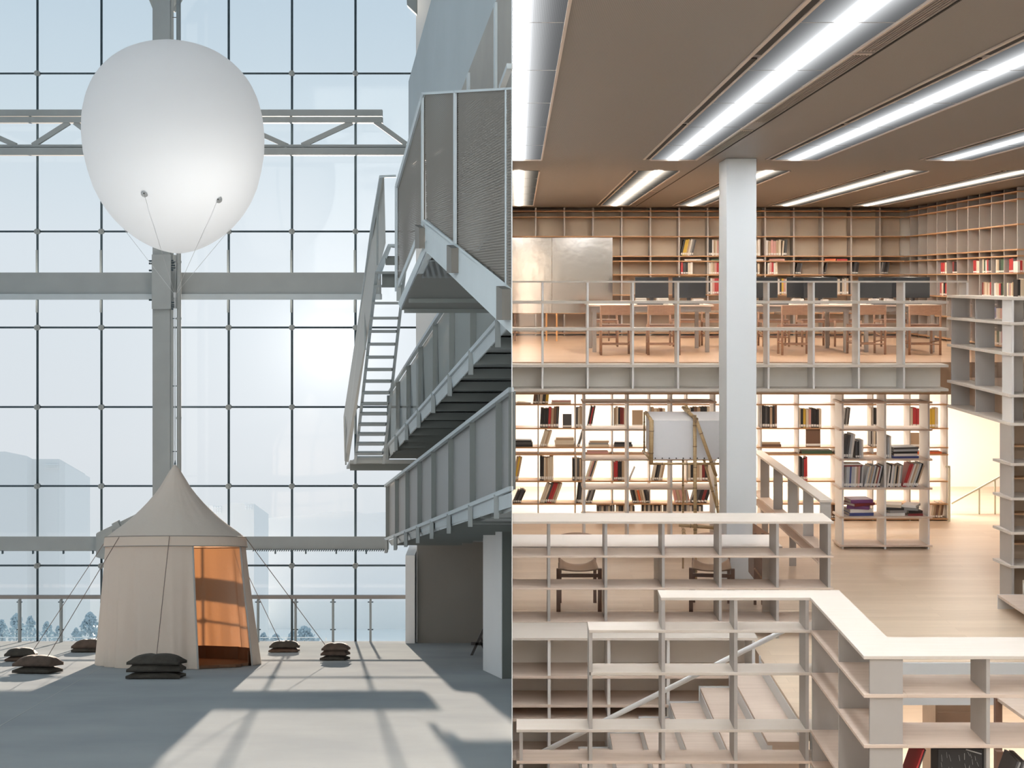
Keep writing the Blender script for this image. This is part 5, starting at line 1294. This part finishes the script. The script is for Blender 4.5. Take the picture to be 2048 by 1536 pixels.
pile(1110, 1149, YL, -2.62, [T_, C_, C_, T_], 'of the pale pile in the third row', g, .036)
row(1155, 1168, YL, -2.62, 862, [D, G_], 'of the grey leaning pair beside the pale pile', g, lean=.3)
pile(1178, 1218, YL, -2.62, [C_, G_, T_], 'of the pile behind the left free-standing unit', g, .035)
pile(1228, 1264, YL, -2.62, [D, K], 'of the dark pair left of the canvas box', g, .04)
pile(1522, 1563, YL, -2.62, [B_, T_], 'of the brown pair at the right side of the column', g, .04)
row(1612, 1643, YL, -2.62, 858, [B_], 'tilted picture book standing face-out below the yellow spine', g, d=.03, n=1)
row(1743, 1757, YL, -2.62, 862, [K, C_, D], 'of the dark trio in the third row', g)
row(1822, 1842, YL, -2.62, 864, [T_], 'standing face-out left of the far right post', g, d=.03, n=1)
pile(1174, 1216, YL, -2.73, [PK], 'flat in the slit behind the left unit', g, .045)
pile(1604, 1664, YL, -2.73, [GN], 'big and flat in the slit left of the silver post', g, .05, .28)
pile(1830, 1885, YL, -2.73, [O_], 'flat in the slit at the far right', g, .04)
row(1025, 1044, YL, -3.15, 914, [T_, Yw, T_], 'of the tan leaning trio next to the party wall', g, lean=.18)
row(1080, 1107, YL, -3.15, 913, [K, K, C_, T_, C_, C_, C_], 'in the fourth row, cream group', g)
row(1145, 1168, YL, -3.15, 914, [K, C_, D, T_, K], 'in the fourth row beside the third upright', g)
row(1171, 1196, YL, -3.15, 916, [C_, PK, D, C_], 'of the leaning group behind the left unit', g, lean=.3)
row(1228, 1252, YL, -3.15, 922, [R_, R_, K, K, T_, C_], 'in the red and black row in the left unit', g)
row(1259, 1269, YL, -3.15, 935, [D], 'leaning alone below the canvas box', g, lean=.4, n=1)
row(1304, 1331, YL, -3.15, 928, [C_, K, D, C_, T_], 'of the leaning group below the canvas box', g, lean=.2)
row(1376, 1422, YL, -3.15, 927, [C_, K, K, T_, C_, DR, K, C_], 'in the row behind the bamboo poles', g)
row(1598, 1616, YL, -3.15, 914, [D, K, D, R_, R_], 'in the small red group left of the silver post', g)
row(1025, 1051, YL, -3.505, 980, [D, K, D, K], 'of the dark leaning group low by the party wall', g, lean=.4)
row(1080, 1124, YL, -3.505, 966, [C_, C_, D, R_, R_, T_, C_], 'of the leaning group with red spines', g, lean=.35)
row(1153, 1168, YL, -3.505, 965, [K, D, D, C_], 'in the fifth row beside the third upright', g, lean=.1)
row(1171, 1191, YL, -3.505, 980, [D, G_, D], 'of the grey leaning trio low in the left unit', g, lean=.3)
row(1260, 1301, YL, -3.505, 979, [D, K, T_, O_, T_, C_, K, D], 'of the left-leaning group with an orange spine', g, lean=-.22)
row(1345, 1381, YL, -3.505, 979, [PK, T_, PK, T_, PK], 'of the pink left-leaning group behind the bamboo', g, lean=-.22)
row(1382, 1422, YL, -3.505, 978, [K, D, K, DR, K], 'of the black leaning group left of the column', g, lean=.3)
row(1194, 1230, YL, -3.74, 1012, [D, G_, C_, D, G_, C_, D, G_], 'in the low row between the first posts of the left unit', g)
row(1233, 1270, YL, -3.74, 1011, [C_, D, K, C_, D, G_, C_, D], 'in the low row under the red and black group', g)
row(1284, 1325, YL, -3.74, 1010, [K, C_, D, W_, K, C_, D, W_, K, C_], 'in the low row under the orange spine', g)
row(1328, 1378, YL, -3.74, 1010, [D, W_, K, C_, D, C_, K, W_, D, C_], 'in the low row behind the bamboo poles', g)
row(1380, 1407, YL, -3.74, 1011, [W_, D, C_, D, W_, D], 'in the low row left of the column', g)
row(1655, 1673, YL, -3.74, 1008, [B_, T_, B_, K], 'in the low row touching the silver post', g)
row(1862, 1890, YL, -3.74, 1006, [C_, T_, B_, T_, B_], 'in the low row at the far right', g, lean=.15)

g = 'magazines in the free-standing unit'
YF_ = YF + .02
row(1688, 1712, YF_, -2.51, 868, [D, D, SI, W_], 'in the left bay, third row, grey group', g, lean=.12, d=.26)
row(1712, 1728, YF_, -2.51, 880, [D, K, SI, W_], 'in the left bay, third row, flowery group', g, d=.26)
row(1773, 1784, YF_, -2.51, 872, [G_, SI, W_], 'standing at the left of the right bay', g, d=.26)
pile(1784, 1838, YF_, -2.51, [BL, W_, K, SI, D], 'of the pile in the right bay, third row', g, .035, .28, [.05, .08, .1, .15, .2])
row(1689, 1729, YF_, -2.916, 929, [G_, SI, SI, BL, SI, SI, W_, T_, PK, D, SI], 'in the left bay, magazine row, left half', g, lean=.05, d=.28)
row(1729, 1769, YF_, -2.916, 932, [SI, C_, G_, T_, SI, D, C_, DR, SI, K], 'in the left bay, magazine row, right half', g, lean=.22, d=.28)
row(1775, 1808, YF_, -2.916, 930, [W_, K, W_, SI, C_, K, T_, W_, G_], 'in the right bay, magazine row, left half', g, lean=.12, d=.28)
row(1806, 1850, YF_, -2.916, 928, [R_, R_, PK, W_, T_, C_, SI, K, T_], 'in the right bay, magazine row, right half', g, lean=.32, d=.28)
pile(1689, 1726, YF_, -2.626, [DR, W_], 'lying on top of the magazine row', g, .022, .22)
pile(1698, 1748, YF_, -3.32, [BL, W_, PU, DR, PU], 'of the blue and purple pile in the left bay', g, .05, .3, [.1, .1, -.3, .4, .1])
pile(1775, 1812, YF_, -3.32, [W_, G_, K, C_], 'of the left pile in the right bay', g, .042, .3, [0, .15, -.1, -.3])
pile(1816, 1846, YF_, -3.32, [DR, K, G_, W_], 'of the right pile in the right bay', g, .04, .3, [0, .1, -.35, -.5])

g = 'books on the lowest near shelf'
row(1806, 1842, 9.80, -3.715, 1503, [R_, R_, D], 'at the bottom edge beside the corner panel', g, lean=.35, d=.26, jit=.03)
row(2005, 2052, 9.80, -3.715, 1528, [D, G_, D, G_], 'at the bottom right corner', g, lean=.35, d=.26, jit=.03)
t = thing('box_file', 'black portfolio with white scratches at the bottom edge', 'portfolio', (X_(1920, 9.9), 9.9, -3.715))
m = MB(); m.box(X_(1876, 9.82), X_(1966, 9.82), 9.82, 10.0, -3.7149, Z_(1498, 9.82)); m.build('cover', kb, t, bev=.004)
m = MB(); rs = random.Random(5)
for i in range(16):
    px = 1882 + rs.random() * 76; py = 1502 + rs.random() * 34; a_ = W(px, py, 9.815); b_ = W(px + 4 * rs.random(), py + 8 + 6 * rs.random(), 9.815); m.bar(a_, b_, .003, .0015)
m.bar(W(1932, 1499, 9.81), W(1963, 1508, 9.81), .003, .008); m.build('scratches', mat('dull_scratches', (.30, .30, .30), .6), t)

# past about 300 books: the smallest-looking ones become one object
BOOKS = [b for b in BOOKS]
BOOKS.sort(key=lambda b: -b[0])
bpy.context.view_layer.update()
sm = MB(); mats_ = []; slots = {}
rest = BOOKS[296:]
for _, o in rest:
    M_ = o.matrix_world; me = o.data; b0 = len(sm.v); sm.v += [M_ @ v.co for v in me.vertices]
    for p_ in me.polygons:
        mm = me.materials[p_.material_index]
        if mm.name not in slots: slots[mm.name] = len(mats_); mats_.append(mm)
        sm.f.append(tuple(b0 + i for i in p_.vertices)); sm.mi.append(slots[mm.name])
for _, o in rest: bpy.data.objects.remove(o, do_unlink=True)
o = sm.build('books', mats_); o['kind'] = 'stuff'; tag(o, 'thinnest and farthest spines filling out the rows of the rear bookcases', 'books')
